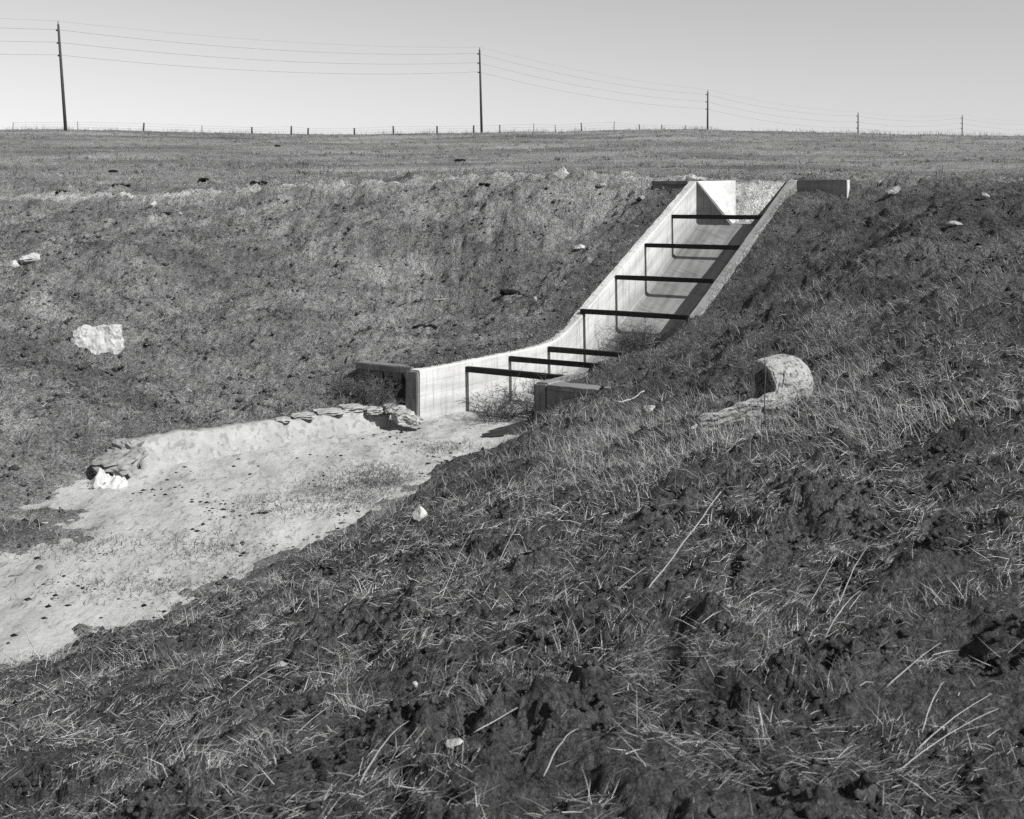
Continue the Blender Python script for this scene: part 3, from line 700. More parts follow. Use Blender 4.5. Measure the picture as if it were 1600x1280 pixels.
rock('stone', 712, 1166, 24, 16, 'pale stone sunk in the foreground soil', 20, M_ROCK, sink=.3)
rock('stone', 741, 1206, 17, 20, 'grey upright stone near the bottom of the picture', 21, M_ROCKG, sink=.2)
rock('stone', 440, 1040, 13, 8, 'small pale stone in the dark grass at lower left', 22, M_ROCKG)
rock('stone', 885, 1000, 16, 12, 'grey stone on the bare cracked patch', 23, M_ROCKG, sink=.3)
rock('stone', 1490, 353, 26, 8, 'long pale stone on the right hand mound', 26, M_ROCKG)
# white crumpled scrap on the left side of the sand
def crumple(name, px, py, w, h, label):
    x, y, z = gpt(px, py); sc = y / F_PX; nu, nv = 34, 22
    U, Vv = np.meshgrid(np.linspace(-1, 1, nu), np.linspace(-1, 1, nv))
    rr = 1 - 0.18 * np.abs(fbm(U * 1.5, Vv * 1.5, 1, 3, 90))
    Xs = U * w * sc / 2 * rr * (1 - .12 * Vv); Ys = Vv * 0.16 * rr
    bumpz = (0.75 * np.exp(-((U + .55) / .33) ** 2) + .45 * np.exp(-((U - .45) / .5) ** 2)) * np.sqrt(np.clip(1 - Vv ** 2 * .95, 0, 1))
    ridge = 1 - np.abs(fbm(U * 2.2, Vv * 1.4, 1, 3, 95)) * 1.3
    Zs = h * sc * (bumpz * (.55 + .55 * ridge)) + 0.03 * fbm(U * 4, Vv * 4, 1, 2, 97) - .01
    Zs -= h * sc * .5 * np.exp(-(((U + .38) / .13) ** 2 + ((Vv + .45) / .3) ** 2))
    idx = np.arange(nu * nv).reshape(nv, nu); top_q = np.stack([idx[:-1, :-1], idx[:-1, 1:], idx[1:, 1:], idx[1:, :-1]], -1).reshape(-1, 4)
    V = np.stack([Xs, Ys, Zs], -1).reshape(-1, 3); V2 = V.copy(); V2[:, 2] = V2[:, 2] * 0.8 - 0.012
    me = np_mesh(name, np.concatenate([V, V2]), np.concatenate([top_q, top_q[:, ::-1] + nu * nv]))
    o = link(name, me, M_SCRAP, None); o.location = (x, y, z + 0.02); o.rotation_euler = (0.25, 0.12, 0.1); tag(o, label, 'scrap'); return o
crumple('crumpled_scrap', 172, 760, 58, 34, 'crumpled white scrap lying at the left edge of the sand')
# broken pipe on the right bank
def pipe(px, py):
    x, y, z = gpt(px, py)
    e = empty('broken_pipe', (x, y, z)); tag(e, 'broken pale concrete pipe lying open in the right bank grass', 'pipe')
    ax_ = Vector((-0.84, -0.34, -0.17)).normalized()      # towards the broken, open end
    dn = Vector((0.10, -0.55, -0.80)); dn = (dn - ax_ * dn.dot(ax_)).normalized(); sd = ax_.cross(dn)
    ns, na = 40, 44; ro, ri = 0.26, 0.19; V = []; Q = []
    for i in range(ns):
        k = i / (ns - 1); t = -0.36 + 1.20 * k
        endr = math.sqrt(max(0.04, 1 - max(0, (-0.14 - t) / .27) ** 2))
        if t < 0: half = 178.0
        else: half = 178 - 118 * min(1, t / .10) - 16 * t / .84
        half += 15 * float(noise(k * 11, 2.1, 7)) * (t > 0)
        for layer in (0, 1):
            r = (ro, ri)[layer] * endr * (1 - .25 * max(0, t)) ; tt = t + (.06 * (1 - endr) if layer else 0)
            for j in range(na):
                a = math.radians(-half + 2 * half * j / (na - 1))
                w = 1 + .09 * float(noise(a * 1.7, k * 5, 5)) + .035 * float(noise(a * 7, k * 17, 6 + layer))
                jag = .09 * float(noise(a * 3.1, 7.7, 9)) * (0.0 < t < .2)
                V.append(tuple(ax_ * (tt + jag) + dn * (math.cos(a) * r * w) + sd * (math.sin(a) * r * w)))
    for i in range(ns - 1):
        for j in range(na - 1):
            o = i * 2 * na + j; n2 = o + 2 * na
            Q.append((o, o + 1, n2 + 1, n2)); Q.append((o + na, n2 + na, n2 + na + 1, o + na + 1))
        o = i * 2 * na; n2 = o + 2 * na; Q.append((o, n2, n2 + na, o + na)); o += na - 1; n2 += na - 1; Q.append((o, o + na, n2 + na, n2))
    for j in range(na - 1): Q.append((j, j + na, j + na + 1, j + 1)); o = (ns - 1) * 2 * na + j; Q.append((o, o + 1, o + na + 1, o + na))
    me = bpy.data.meshes.new('pipe_shell'); me.from_pydata(V, [], Q)
    bm = bmesh.new(); bm.from_mesh(me); bmesh.ops.recalc_face_normals(bm, faces=bm.faces); bm.to_mesh(me); bm.free()
    o = link('pipe_shell', me, M_CULV, None, smooth=False); o.parent = e; o.location = (0.06, 0.0, 0.20)
    return e
pipe(1192, 642)
# broken lining along the left of the sand
def chunk(px, py, w, h, dpt, label, seed, rz=0.0, tilt=0.0, mat=M_LINING, dz=0.0, group='broken lining slabs'):
    x, y, z = gpt(px, py); sc = y / F_PX; r = random.Random(seed)
    bm = bmesh.new(); bmesh.ops.create_cube(bm, size=1); bmesh.ops.subdivide_edges(bm, edges=bm.edges[:], cuts=5, use_grid_fill=True)
    for v in bm.verts:
        q = v.co.copy(); v.co += Vector((.16 * float(noise(q.y * 3, q.z * 3, seed)), .2 * float(noise(q.x * 3, q.z * 3, seed + 1)), .16 * float(noise(q.x * 3, q.y * 3, seed + 2))))
        v.co *= 1 - 0.35 * max(0, q.length - .55); v.co = Vector((v.co.x * w * sc, v.co.y * dpt, v.co.z * h * sc))
    me = bpy.data.meshes.new('broken_slab'); bm.to_mesh(me); bm.free()
    o = link('broken_slab', me, mat, None, smooth=False); o.location = (x + .04, y - .12, z + dz + .05); o.rotation_euler = (tilt, 0, rz); tag(o, label, 'slab fragment', group)
    return o
chunk(626, 654, 30, 15, .3, 'largest broken slab stone nearest the chute mouth', 41, .5, .1, dz=.0)
chunk(607, 645, 20, 10, .3, 'broken slab stone just behind the largest one', 42, .3, .05, dz=.03)
chunk(580, 647, 26, 9, .25, 'flat slab stone third from the chute mouth', 43, .35, .05, dz=.02)
chunk(548, 646, 34, 8, .3, 'long flat slab over a dark gap in the lining edge', 44, .4, .03, dz=.04)
chunk(512, 651, 40, 7, .3, 'longest slab on the lining edge over a dark crack', 45, .4, .03, dz=.03)
chunk(472, 656, 34, 7, .25, 'slab piece in the middle of the lining edge', 46, .35, .0, dz=.02)
chunk(440, 660, 22, 6, .2, 'small slab piece left of the middle of the lining edge', 47, .2, .0)
chunk(643, 662, 20, 12, .25, 'slab stone touching the end of the left chute wall', 48, .6, .1)
chunk(186, 724, 62, 17, .45, 'tilted broken slab above the white scrap', 49, -.25, .35, M_ROCKG)
chunk(200, 702, 40, 22, .3, 'upright broken slab at the left end of the lining', 50, -.1, -.1, M_ROCKG)
# low lining wall face
lin = []
for i in range(72):
    k = i / 71; s = -0.05 - 4.15 * k; u = -0.16 - 0.90 * k
    x, y = xy(s, u)
    jt = 0.025 * float(noise(k * 9, 3.3, 51)) + 0.02 * float(noise(k * 37, 1.3, 52)) + 0.012 * float(noise(k * 90, 4.3, 55))
    zt = -3.07 + .11 * k + jt
    for a, z in [(0.10, -3.6), (0.06, -3.36), (0.0, zt - .16), (-0.05, zt), (-0.30, zt + .01), (-0.32, -3.6)]:
        ox, oy = (BR * 0.95 - AX * 0.3); jj = .03 * float(noise(k * 14, z * 5, 53)) + .012 * float(noise(k * 60, z * 21, 54))
        lin.append((x + ox * (a + jj), y + oy * (a + jj), z))
Q = [(i * 6 + j, i * 6 + j + 1, i * 6 + 7 + j, i * 6 + 6 + j) for i in range(71) for j in range(5)] + [(0, 1, 2, 3, 4, 5), tuple(71 * 6 + j for j in range(6))[::-1]]
me = bpy.data.meshes.new('channel_lining'); me.from_pydata(lin, [], Q)
bm = bmesh.new(); bm.from_mesh(me); bmesh.ops.recalc_face_normals(bm, faces=bm.faces); bm.to_mesh(me); bm.free()
tag(link('channel_lining', me, M_LINING), 'low broken pale lining along the left side of the sand', 'lining')
# flat dark piece by the mouth
x, y, z = gpt(770, 683)
bm = bmesh.new(); bmesh.ops.create_cube(bm, size=1); bmesh.ops.subdivide_edges(bm, edges=bm.edges[:], cuts=3, use_grid_fill=True)
for v in bm.verts:
    k = 1 - .5 * max(0, -v.co.x); v.co = Vector((v.co.x * .30, v.co.y * .12 * k, v.co.z * .03 * k + .02 * v.co.x))
me = bpy.data.meshes.new('dark_piece'); bm.to_mesh(me); bm.free()
o = link('dark_piece', me, M_DARKPIECE, None, False); o.location = (x, y, -3.285); o.rotation_euler = (.35, -.06, .05); tag(o, 'short black flat piece at the tip of the sand by the chute mouth', 'board')

# dung pats and dark clods on the banks
pats = [(660, 516, 34, 'dark dung pat on the bowl slope above the left wing wall'), (178, 269, 14, 'dark dung pat high on the field at left'), (95, 304, 26, 'dark dung pat on the bank road near the left edge'), (190, 297, 26, 'long dark dung pat on the bank road, right of its neighbour'), (218, 293, 16, 'small dark dung pat at the right end of the road pats'), (318, 282, 16, 'dark dung pat on the field edge above the left bank'),
        (405, 288, 24, 'dark dung pat on the field edge above the bowl'), (265, 338, 24, 'dark pat next to the tiny stone on the left bank lip'), (758, 294, 16, 'dark pat at the lip above the bowl'), (48, 368, 22, 'dark pat on the left bank above the slab fragment'), (1000, 313, 14, 'dark clod below the left head wing wall'), (435, 229, 14, 'dark pat below the skyline fence posts'), (720, 252, 20, 'dark pat on the field below the middle pole'), (800, 464, 28, 'dark pat beside the grey round stone')]
for i, (px, py, w, lab) in enumerate(pats):
    rr = random.Random(100 + i); x, y, z = gpt(px, py)
    if py < 292:
        Zs = np.geomspace(38, 138, 3000); xs = (px - CX) / F_PX * Zs; zz = H(xs, Zs); hh = -(py - HORIZON) / F_PX * Zs
        j = int(np.argmax(zz > hh)); x, y, z = float(xs[j]), float(Zs[j]), float(zz[j])
    sc = y / F_PX; bm = bmesh.new()
    for q in range(6):
        ret = bmesh.ops.create_icosphere(bm, subdivisions=2, radius=0.5)
        a = rr.uniform(0, 6.28); ox = (rr.uniform(-.42, .42)) * w * sc; oy = rr.uniform(-.2, .2) * w * sc; d = rr.uniform(.3, .6) * w * sc
        for v in ret['verts']:
            k = 1 + .35 * float(noise(v.co.x * 5 + q, v.co.y * 5 + v.co.z * 3, i)); v.co = Vector((v.co.x * d * k + ox, v.co.y * d * k + oy, v.co.z * d * .6 * k))
    me = bpy.data.meshes.new('dung_pat'); bm.to_mesh(me); bm.free()
    zt = float(H(np.array([x]), np.array([y]))[0])
    o = link('dung_pat', me, M_DUNG, None, False); o.location = (x, y, zt + .03); tag(o, lab, 'dung', 'dark dung pats on the banks')

# ------------------------------------------------------------------ grass
def blades(name, px, py, length, width, az, lean0, lean1, tone, label, lift=None, lying=False, cat='grass'):
    nb = len(px); z0 = H(px, py) - 0.006
    if lift is not None: z0 = z0 + lift
    hx, hy = np.cos(az), np.sin(az); V = np.empty((nb, 5, 3)); half = length / 2
    x1 = px + hx * half * np.sin(lean0); y1 = py + hy * half * np.sin(lean0); x2 = x1 + hx * half * np.sin(lean1); y2 = y1 + hy * half * np.sin(lean1)
    if lying:
        s1 = H(x1, y1) + 0.006; s2 = H(x2, y2) + 0.004
    z1 = z0 + half * np.cos(lean0); z2 = z1 + half * np.cos(lean1)
    if lying: z1 = np.maximum(z1, s1); z2 = np.maximum(z2, s2)
    roll = rng.uniform(-1.2, 1.2, nb); wx = -hy * np.cos(roll); wy = hx * np.cos(roll); wz = np.sin(roll)
    w = width / 2
    def put(k, x, y, z, f): V[:, k, 0] = x + wx * w * f; V[:, k, 1] = y + wy * w * f; V[:, k, 2] = z + wz * w * f
    put(0, px, py, z0, -1); put(1, px, py, z0, 1); put(2, x1, y1, z1, -.8); put(3, x1, y1, z1, .8); put(4, x2, y2, z2, 0)
    b = np.arange(nb)[:, None] * 5; Q = b + np.array([0, 1, 3, 2]); T = b + np.array([2, 3, 4])
    me = np_mesh(name, V.reshape(-1, 3), Q, T, np.repeat(tone, 5))
    o = link(name, me, M_BLADE); tag(o, label, None, None, 'stuff'); return o
def candidates(nc, y0, y1, half=0.47, extra=0.8, px0=None, px1=None):
    """uniform over the ground between two depths"""
    m = half * y1 + extra; x = rng.uniform(-m, m, nc); y = rng.uniform(y0, y1, nc)
    k = np.abs(x) < half * y + extra; x, y = x[k], y[k]; s, u = su(x, y)
    k = ~in_chute(s, u, 0.06) & ~((s > L - .1) & (s < L + .25) & (u > -1.1) & (u < 3.25)) & ~((s > 0) & (s < .32) & (u > -1.3) & (u < 3.25))
    k &= ~((s > L + 2) & (s < L + 5.8) & (np.abs(u - 1) < 5))
    x, y = x[k], y[k]; k = ~sandy(x, y, 0.05 * rng.random(len(x)) ** 2)
    x, y = x[k], y[k]
    keep = np.ones(len(x), bool)
    for mx, my, r, h, kx in BARE:
        q = ((x - mx) / (r * kx)) ** 2 + ((y - my) / r) ** 2; keep &= ~((q < 1.0) & (rng.random(len(x)) < 0.9))
    return x[keep], y[keep]
def thin(x, y, p):
    k = rng.random(len(x)) < p; return x[k], y[k]
U = rng.uniform
# 1 foreground: matted straw lying on dark soil
x, y = candidates(760000, 2.3, 10.5)
x, y = thin(x, y, np.clip(0.36 + 1.3 * fbm(x, y, 0.5, 3, 201), 0.03, 1) * np.clip(4.6 / y, 0, 1) ** 1.1)
nb = len(x); wind = math.radians(35)
az = wind + 1.5 * fbm(x, y, 0.6, 2, 205) + rng.normal(0, .55, nb) + np.pi * (rng.random(nb) < .35)
l0 = U(1.0, 1.6, nb); q = rng.random(nb); tn = np.where(q < .14, U(.38, .6, nb), np.where(q < .58, U(.17, .34, nb), U(.02, .06, nb)))
blades('fallen_straw', x, y, .012 + .11 * rng.random(nb) ** 2.6, U(.0008, .0017, nb) * np.clip(y / 3.6, 1, 2.2), az, l0, l0 + U(-.1, .3, nb), tn, 'matted dry straw lying over the foreground soil', U(0, .025, nb), True)
# 2 foreground: upright thin blades and tufts
cx_, cy_ = candidates(2600, 2.4, 12)
cx_, cy_ = thin(cx_, cy_, np.clip(.5 + fbm(cx_, cy_, .9, 2, 211), .1, 1))
k = rng.integers(0, len(cx_), 42000); sp = rng.normal(0, .045, (42000, 2)); x = cx_[k] + sp[:, 0]; y = cy_[k] + sp[:, 1]
s, u = su(x, y); ok = ~sandy(x, y, .03) & ~in_chute(s, u, .1); x, y, k = x[ok], y[ok], k[ok]; nb = len(x)
rr = np.random.default_rng(5).uniform(.3, 1.0, len(cx_))[k]; ca = np.random.default_rng(6).uniform(0, 6.28, len(cx_))[k]
l0 = U(.3, 1.35, nb); tn = np.where(rng.random(nb) < .22, U(.34, .55, nb), U(.08, .24, nb))
blades('grass_tufts', x, y, U(.04, .18, nb) * rr, U(.0011, .0024, nb), ca + rng.normal(0, .7, nb), l0, l0 + U(.1, .8, nb), tn, 'thin upright dry grass tufts in the foreground')
# 3 pale standing grass on the right bank
x, y = candidates(420000, 7.0, 24)
s, u = su(x, y); right = (u > 2.1) | (s < -.2); left_bank = ~right
pxx = CX + F_PX * x / y; pyy = HORIZON - F_PX * land(x, y) / y
band = np.exp(-((pyy - (690 - .0 * pxx)) / 55) ** 2) * sst(820, 980, pxx) + np.exp(-(((pxx - 1310) / 70) ** 2 + ((pyy - 530) / 70) ** 2)) + .8 * np.exp(-(((pxx - 960) / 90) ** 2 + ((pyy - 720) / 60) ** 2)) + .7 * np.exp(-(((pxx - 1450) / 120) ** 2 + ((pyy - 650) / 40) ** 2))
p = np.clip(.02 + .75 * band + .25 * fbm(x, y, 1.2, 3, 221), 0, 1) * right * np.clip(12 / y, .3, 1)
x, y = thin(x, y, p); nb = len(x); l0 = U(.25, 1.3, nb)
tn = np.where(rng.random(nb) < .5, U(.2, .4, nb), U(.07, .16, nb))
blades('bank_grass', x, y, U(.06, .22, nb), U(.0022, .005, nb), 2.2 + 1.5 * fbm(x, y, 1.0, 2, 225) + rng.normal(0, .8, nb), l0, l0 + U(.1, .7, nb), tn, 'pale standing dry grass on the right bank')
# 4 short matted grass on the right bank
x, y = candidates(420000, 8.0, 27)
s, u = su(x, y); p = ((u > 2.1) | (s < -.2)) * np.clip(.55 + .6 * fbm(x, y, .7, 3, 231), .08, 1) * (s < L + 1.9) * np.clip(14 / y, .4, 1) * .6
x, y = thin(x, y, p); nb = len(x); l0 = U(.7, 1.5, nb); tn = np.where(rng.random(nb) < .25, U(.18, .34, nb), U(.05, .14, nb)) * np.clip(1 + .6 * cover(x, y), .5, 1.5)
blades('bank_turf', x, y, U(.04, .12, nb), U(.0025, .006, nb), U(0, 6.28, nb), l0, l0 + U(0, .3, nb), tn, 'short matted grass on the right bank')
# 5 left bank turf
x, y = candidates(760000, 11.5, 37)
s, u = su(x, y); p = ((u < -.2) & ((s > .1) | (u < -.5))) * np.clip(.55 + .55 * fbm(x, y, .8, 3, 241), .06, 1) * np.clip(22 / y, .5, 1) * .62
x, y = thin(x, y, p); nb = len(x); l0 = U(.5, 1.45, nb); cl_ = fbm(x * 1.6 - y, y * .8 + x * .5, .45, 3, 245); tn = np.where(rng.random(nb) < .45 + .5 * cl_, U(.24, .42, nb), U(.05, .16, nb)) * np.clip(1 + .38 * cover(x, y), .6, 1.4)
downs = np.arctan2(-AX[1], .3) + rng.normal(0, 1.0, nb)
blades('left_bank_turf', x, y, U(.04, .12, nb), U(.005, .010, nb), downs, l0, l0 + U(0, .4, nb), tn, 'short matted grass on the left bank and bowl')
# 5b grass leaning over the wall edges
nb = 5200; sE = U(.3, 9.4, nb); side = rng.random(nb) < .55; uE = np.where(side, U(-.30, -.07, nb), U(2.14, 2.36, nb)); sE = np.where(side & (sE > 5.2) & (rng.random(nb) < .7), U(.3, 5, nb), sE)
x, y = xy(sE, uE); zE = np.maximum(top(sE) - .01, np.where(side, -9, -9)); l0 = U(.3, 1.3, nb)
blades('wall_edge_grass', x, y, U(.03, .10, nb), U(.004, .009, nb), U(0, 6.28, nb), l0, l0 + U(.1, .6, nb), np.where(rng.random(nb) < .4, U(.16, .3, nb), U(.05, .13, nb)), 'short grass leaning over the edges of the chute walls', np.maximum(zE - (H(x, y) - .006), 0))
# 6 the far pasture
y = 37 + (150 - 37) * rng.random(62000) ** 1.25; x = U(-1, 1, len(y)) * (.47 * y + 2); s, u = su(x, y)
ok = ~((s > L + 1.9) & (s < L + 6) & (np.abs(u - 1) < 6)); x, y = x[ok], y[ok]
x, y = thin(x, y, np.clip(.5 + 1.0 * fbm(x * .7, y * 1.1, 5, 3, 251), .03, 1)); nb = len(x); l0 = U(.6, 1.5, nb)
blades('pasture_grass', x, y, U(.06, .2, nb) * (1 + y / 200), U(.008, .016, nb) * (1 + y / 110), U(0, 6.28, nb), l0, l0 + U(0, .5, nb), np.where(rng.random(nb) < .6, U(.2, .36, nb), U(.06, .14, nb)), 'short dry grass over the pasture up to the crest')
# 6b darker tussocks on the pasture
tx = U(-70, 70, 2600); ty = 40 + 100 * rng.random(2600) ** 1.2; ok = np.abs(tx) < .47 * ty + 2; tx, ty = tx[ok], ty[ok]; s, u = su(tx, ty); ok = ~((s < L + 6.5) & (np.abs(u - 1) < 7)); tx, ty = tx[ok], ty[ok]
k = np.repeat(np.arange(len(tx)), 12); x = tx[k] + rng.normal(0, .16, len(k)); y = ty[k] + rng.normal(0, .16, len(k)); nb = len(x); l0 = U(.1, 1.2, nb)
blades('pasture_tussocks', x, y, U(.12, .34, nb), U(.02, .04, nb), U(0, 6.28, nb), l0, l0 + U(0, .4, nb), np.random.default_rng(8).uniform(.05, .24, len(tx))[k], 'scattered darker grass tussocks on the pasture')
# 7 fringe along the crest
nb = 9000; x = U(-68, 68, nb); y = U(132, 150, nb); kk = np.clip(.2 + fbm(x, y * .1, 3, 3, 261), .02, 1); x, y = thin(x, y, kk); nb = len(x)
blades('crest_grass', x, y, U(.25, .75, nb), U(.02, .035, nb), U(0, 6.28, nb), U(0, .5, nb), U(.2, .9, nb), U(.1, .25, nb), 'wispy taller grass fringing the field crest')

OCT = (np.array([(1, 0, 0), (-1, 0, 0), (0, 1, 0), (0, -1, 0), (0, 0, 1), (0, 0, -1.)]), np.array([(0, 2, 4), (2, 1, 4), (1, 3, 4), (3, 0, 4), (2, 0, 5), (1, 2, 5), (3, 1, 5), (0, 3, 5)]))
# soil clods in the foreground
def clods(nc, y0, y1, rmin, rmax, name, label, tone=(.07, .13), keep=None, fall=4.5):
    x, y = candidates(nc, y0, y1, .45, .3)
    if keep is not None: k_ = keep(*su(x, y)); x, y = x[k_], y[k_]
    x, y = thin(x, y, np.clip(.35 + .9 * fbm(x, y, .6, 2, 301), 0.03, 1) * np.clip(fall / y, 0, 1)); nb = len(x)
    bv, bf = OCT
    r = rmin * (rmax / rmin) ** (rng.random(nb) ** 2.2); sc = r[:, None, None] * U(.65, 1.25, (nb, 1, 3)) * np.array([1, 1, .75])
    V = bv[None] * (1 + U(-.28, .28, (nb, len(bv), 1))) * sc; ca, sa = np.cos(a := U(0, 6.28, nb)), np.sin(a)
    X = V[:, :, 0] * ca[:, None] - V[:, :, 1] * sa[:, None]; Y = V[:, :, 0] * sa[:, None] + V[:, :, 1] * ca[:, None]
    z = H(x, y) + r * .25
    V = np.stack([X + x[:, None], Y + y[:, None], V[:, :, 2] + z[:, None]], -1)
    T = (np.arange(nb)[:, None, None] * len(bv) + bf[None]).reshape(-1, 3)
    o = link(name, np_mesh(name, V.reshape(-1, 3), None, T, np.repeat(U(tone[0], tone[1], nb), len(bv))), M_GROUND, None, False)
    tag(o, label, None, None, 'stuff')
clods(170000, 2.4, 9.5, .0025, .028, 'soil_clods', 'crumbled dark soil clods among the foreground straw')
clods(90000, 11.5, 36, .012, .065, 'left_bank_clods', 'crumbled soil clods over the left bank', (.08, .20), lambda s, u: (u < -.3) & ((s > .3) | (u < -1.2)) & (s < L), 18)
clods(60000, 8.5, 26, .006, .045, 'right_bank_clods', 'crumbled soil clods over the right bank', (.06, .14), lambda s, u: ((u > 2.3) | (s < -.4)) & (s < L - .2), 12)
# litter on the sand
nb0 = 34000; s = U(-10.5, .6, nb0); u = U(-3.5, 4, nb0); x, y = xy(s, u); sz = sand_z(s, u); ok = H(x, y) < sz - .003
ok &= rng.random(nb0) < np.clip(-.22 + 1.1 * fbm(x, y, .8, 3, 311) + .55 * np.exp(-((s + 4.2) / 1.6) ** 2 - ((u - 1.6) / .7) ** 2), .015, 1)
s, u, x, y, sz = s[ok], u[ok], x[ok], y[ok], sz[ok]; nb = len(x); bv, bf = OCT
r = .0035 * (8.0 ** (rng.random(nb) ** 3.5)); V = bv[None] * (1 + U(-.3, .3, (nb, len(bv), 1))) * r[:, None, None] * np.array([1.3, 1.3, .6])
V = V + np.stack([x, y, sz + r * .15], -1)[:, None, :]; T = (np.arange(nb)[:, None, None] * len(bv) + bf[None]).reshape(-1, 3)
o = link('bed_litter', np_mesh('bed_litter', V.reshape(-1, 3), None, T, np.repeat(np.where(rng.random(nb) < .85, U(.02, .07, nb), U(.3, .6, nb)), len(bv))), M_GROUND, None, False)
tag(o, 'dark clods and droppings scattered over the sand', None, None, 'stuff')
# thin weeds growing on the sand
def patch_blades(name, spots, n_each, length, label, tone=(.06, .2), width=(.003, .006), onsand=True, lean=(.1, 1.2)):
    X = []; Y = []
    for (px, py, rx, ry) in spots:
        gx_, gy_, gz_ = gpt(px, py)
        if onsand: gy_ = 3.33 * F_PX / (py - HORIZON); gx_ = (px - CX) / F_PX * gy_
        X.append(gx_ + rng.normal(0, rx, n_each)); Y.append(gy_ + rng.normal(0, ry, n_each))
    return np.concatenate(X), np.concatenate(Y)
spx, spy = patch_blades('', [(575, 745, .28, .35), (450, 790, .4, .3), (520, 760, .3, .3), (400, 900, .3, .2), (560, 780, .3, .3), (590, 740, .22, .3), (600, 750, .2, .2), (120, 850, .5, .3), (250, 905, .5, .2), (690, 700, .3, .2), (330, 850, .3, .3)], 900, 0, '')
s, u = su(spx, spy); ok = sandy(spx, spy, -.005); spx, spy, s, u = spx[ok], spy[ok], s[ok], u[ok]; nb = len(spx)
l0 = U(.3, 1.4, nb)
_lift = sand_z(s, u) - H(spx, spy)
blades('bed_weeds', spx, spy, U(.03, .09, nb), U(.004, .008, nb), U(0, 6.28, nb), l0, l0 + U(0, .4, nb), U(.05, .16, nb), 'sparse dark weeds growing in the sand', _lift)

# ------------------------------------------------------------------ dry bushes
def bush(name, center, radius, height, stems, label, seed, tone=(.08, .22), th=0.0045, cat='weed'):
    r = np.random.default_rng(seed); V = []; Q = []; T = []; tn = []
    def ribbon(p, d, ln, w, depth, tv):
        p = np.array(p, float); d = np.array(d, float); seg = 4; last = None
        for i in range(seg + 1):
            sd = np.cross(d, r.normal(0, 1, 3)); sd /= np.linalg.norm(sd) + 1e-9; ww = w * (1 - .8 * i / seg)
            V.extend([p - sd * ww, p + sd * ww]); tn.extend([tv, tv]); b = len(V) - 2
            if last is not None: Q.append((last, last + 1, b + 1, b))
            last = b
            if depth > 0 and i > 0:
                for q in range(2):
                    d2 = d + r.normal(0, .75, 3); d2[2] = abs(d2[2]) * .6 + .05; d2 /= np.linalg.norm(d2); ribbon(p, d2, ln * r.uniform(.25, .55), w * .7, depth - 1, tv * r.uniform(.8, 1.2))
            d = d + r.normal(0, .22, 3) + np.array([0, 0, -.06]); d /= np.linalg.norm(d); p = p + d * ln / seg
    for i in range(stems):
        a = r.uniform(0, 6.283); q = radius * math.sqrt(r.random()) * .6; bx, by = center[0] + q * math.cos(a), center[1] + q * math.sin(a)
        d = np.array([math.cos(a) * r.uniform(.1, .8), math.sin(a) * r.uniform(.1, .8), 1.0]); d /= np.linalg.norm(d)
        ribbon((bx, by, center[2] - .02), d, height * r.uniform(.6, 1.2), th, 2 if i % 2 == 0 else 1, r.uniform(*tone))
    me = np_mesh(name, np.array(V), np.array(Q), None, np.array(tn)); o = link(name, me, M_BLADE); tag(o, label, cat, 'dry weed bushes'); return o
def cb(s, u, z): q = P3(s, u, z); return tuple(float(v) for v in q)
for i, (s_, u_, z_, rad, hg, ns, lab) in enumerate([
    (0.75, 0.85, -3.30, .42, .40, 60, 'dry bushy weed in the chute mouth, nearest the sand'), (1.15, 1.45, -3.30, .45, .58, 80, 'tall dry bushy weed in the chute mouth against the right wall'),
    (1.9, 1.3, -3.32, .40, .5, 50, 'dry weed in the chute mouth under the second lowest beam'), (5.6, 0.62, -2.76, .30, .42, 80, 'dark dry weed growing on the chute floor below the slope'), (5.15, 1.0, -2.92, .3, .46, 60, 'dry weed beside the earth that slid into the chute'),
    (-.25, -.6, -3.02, .32, .36, 50, 'dry weed in front of the left wing wall beside the chute'), (-.15, -1.15, -2.98, .34, .34, 50, 'dry weed in front of the far end of the left wing wall'), (-.5, -.25, -3.12, .2, .26, 20, 'small dry weed at the foot of the left wall end')]):
    bush('dry_weed', cb(s_, u_, z_), rad, hg, ns, lab, 400 + i, tone=(.04, .15), th=.0065)
for i, (px, py, rad, hg, ns, lab) in enumerate([(205, 690, .3, .3, 26, 'dry weed above the broken slab at the left end of the lining'), (150, 705, .25, .25, 20, 'low dry weed left of the broken lining'), (1310, 545, .4, .5, 40, 'pale tall dry weed behind the broken pipe'), (1180, 590, .3, .3, 24, 'dry weed growing behind the opening of the broken pipe'), (505, 490, .22, .18, 14, 'small dead weed on the bowl slope'), (235, 398, .3, .3, 14, 'sparse dead weed on the left bank')]):
    x, y, z = gpt(px, py); bush('dry_weed', (x, y, z), rad, hg, ns, lab, 430 + i, tone=(.10, .28), th=.0035)

# ------------------------------------------------------------------ single stalks
def stalk(p0, p1, r0, r1, label, mat, sag=0.04, name='dry_stalk', wob=0.012, seed=1, group=None):
    r = random.Random(seed); a = Vector(p0); b = Vector(p1); pts = []
    for i in range(9):
        t = i / 8; q = a.lerp(b, t); q.z += sag * 4 * t * (1 - t); q += Vector((r.uniform(-1, 1), r.uniform(-1, 1), r.uniform(-1, 1))) * wob * (0 < i < 8); pts.append(q)
    o = tube_obj(name, pts, [r0 + (r1 - r0) * i / 8 for i in range(9)], mat, None, 5); tag(o, label, 'stalk', group); return o
def at(px, py, Z): return ((px - CX) / F_PX * Z, Z, -(py - HORIZON) / F_PX * Z)
x, y, z = gpt(1004, 934); stalk((x, y, z), at(1127, 768, y + .25), .0042, .0018, 'long pale straw stalk leaning right in the foreground', M_STALK, .0, seed=2, wob=.004)
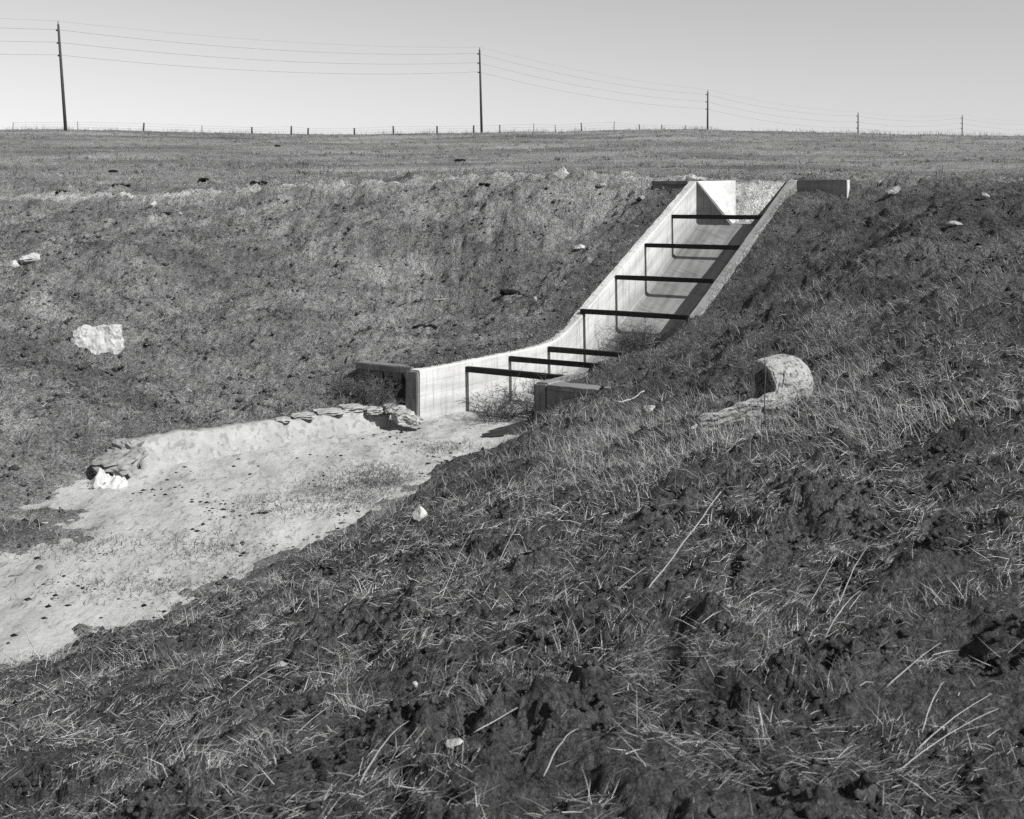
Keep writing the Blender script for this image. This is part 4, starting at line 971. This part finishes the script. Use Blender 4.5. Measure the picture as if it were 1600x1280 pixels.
x, y, z = gpt(1197, 694); stalk((x, y, z), at(1194, 470, y - .05), .0045, .002, 'thin upright dark stalk in front of the broken pipe', M_DARKSTALK, .0, seed=3, wob=.006)
x, y, z = gpt(534, 918); stalk((x, y, z), at(523, 818, y), .0045, .002, 'thin dark upright stalk against the sand', M_DARKSTALK, .0, seed=4, wob=.006)
x, y, z = gpt(62, 1040); stalk((x, y, z), at(36, 980, y + .1), .005, .003, 'pale stalk standing on the sand edge at lower left', M_STALK, .03, seed=5)
x, y, z = gpt(30, 1035); stalk((x, y, z), at(27, 1012, y + .05), .004, .003, 'short pale stalk at the left frame edge', M_STALK, .01, seed=6)
x, y, z = gpt(256, 968); stalk((x, y, z), at(236, 942, y + .08), .005, .003, 'short pale stalk leaning over the sand edge', M_STALK, .02, seed=7)
x, y, z = gpt(965, 632); stalk((x, y, z + .03), at(1007, 611, y + .15), .014, .008, 'bent pale stick on the bank right of the mouth', M_STALK, -.03, name='stick', seed=8)
x, y, z = gpt(675, 470); stalk((x, y, z + .02), (x + .28, y - .02, z + .03), .014, .01, 'short pale stick lying on the bowl slope', M_STALK, .0, name='stick', seed=9)
stl = [((600, 905), (655, 800)), ((520, 990), (590, 890)), ((690, 940), (735, 855)), ((905, 1010), (880, 945)), ((1240, 985), (1300, 900)), ((1310, 950), (1355, 880)), ((1290, 1000), (1345, 955)), ((740, 1150), (850, 1105)), ((850, 1220), (905, 1165)), ((1010, 1205), (965, 1180)), ((1385, 1080), (1470, 1035)), ((1430, 1180), (1550, 1115)), ((1400, 1215), (1560, 1140)), ((1440, 1150), (1475, 1090)), ((1100, 1030), (1150, 985)), ((620, 1010), (560, 960)), ((930, 960), (1010, 905)), ((1190, 870), (1120, 850)), ((1420, 800), (1380, 760)), ((780, 880), (830, 800)), ((350, 1105), (440, 1065)), ((420, 1200), (520, 1120)), ((130, 1235), (190, 1190)), ((560, 1235), (640, 1170))]
SV = []; SF = []
for i, (a, b) in enumerate(stl):
    x, y, z = gpt(*a); x2, y2, z2 = gpt(*b); rr = random.Random(i); A_ = Vector((x, y, z + .01)); B_ = Vector((x2, y2, z2 + .035 + rr.uniform(0, .05))); sg = rr.uniform(-.01, .03)
    pp = [A_.lerp(B_, q / 8) + Vector((rr.uniform(-1, 1) * .002, 0, sg * 4 * q / 8 * (1 - q / 8))) for q in range(9)]
    V, Fc = tube(pp, [.0019 - .001 * q / 8 for q in range(9)], 4); o_ = len(SV); SV += [tuple(v) for v in V]; SF += [tuple(k + o_ for k in f) for f in Fc]
me = bpy.data.meshes.new('loose_straw_stems'); me.from_pydata(SV, [], SF)
tag(link('loose_straw_stems', me, M_STALK), 'loose long straw stems among the foreground grass', None, None, 'stuff')
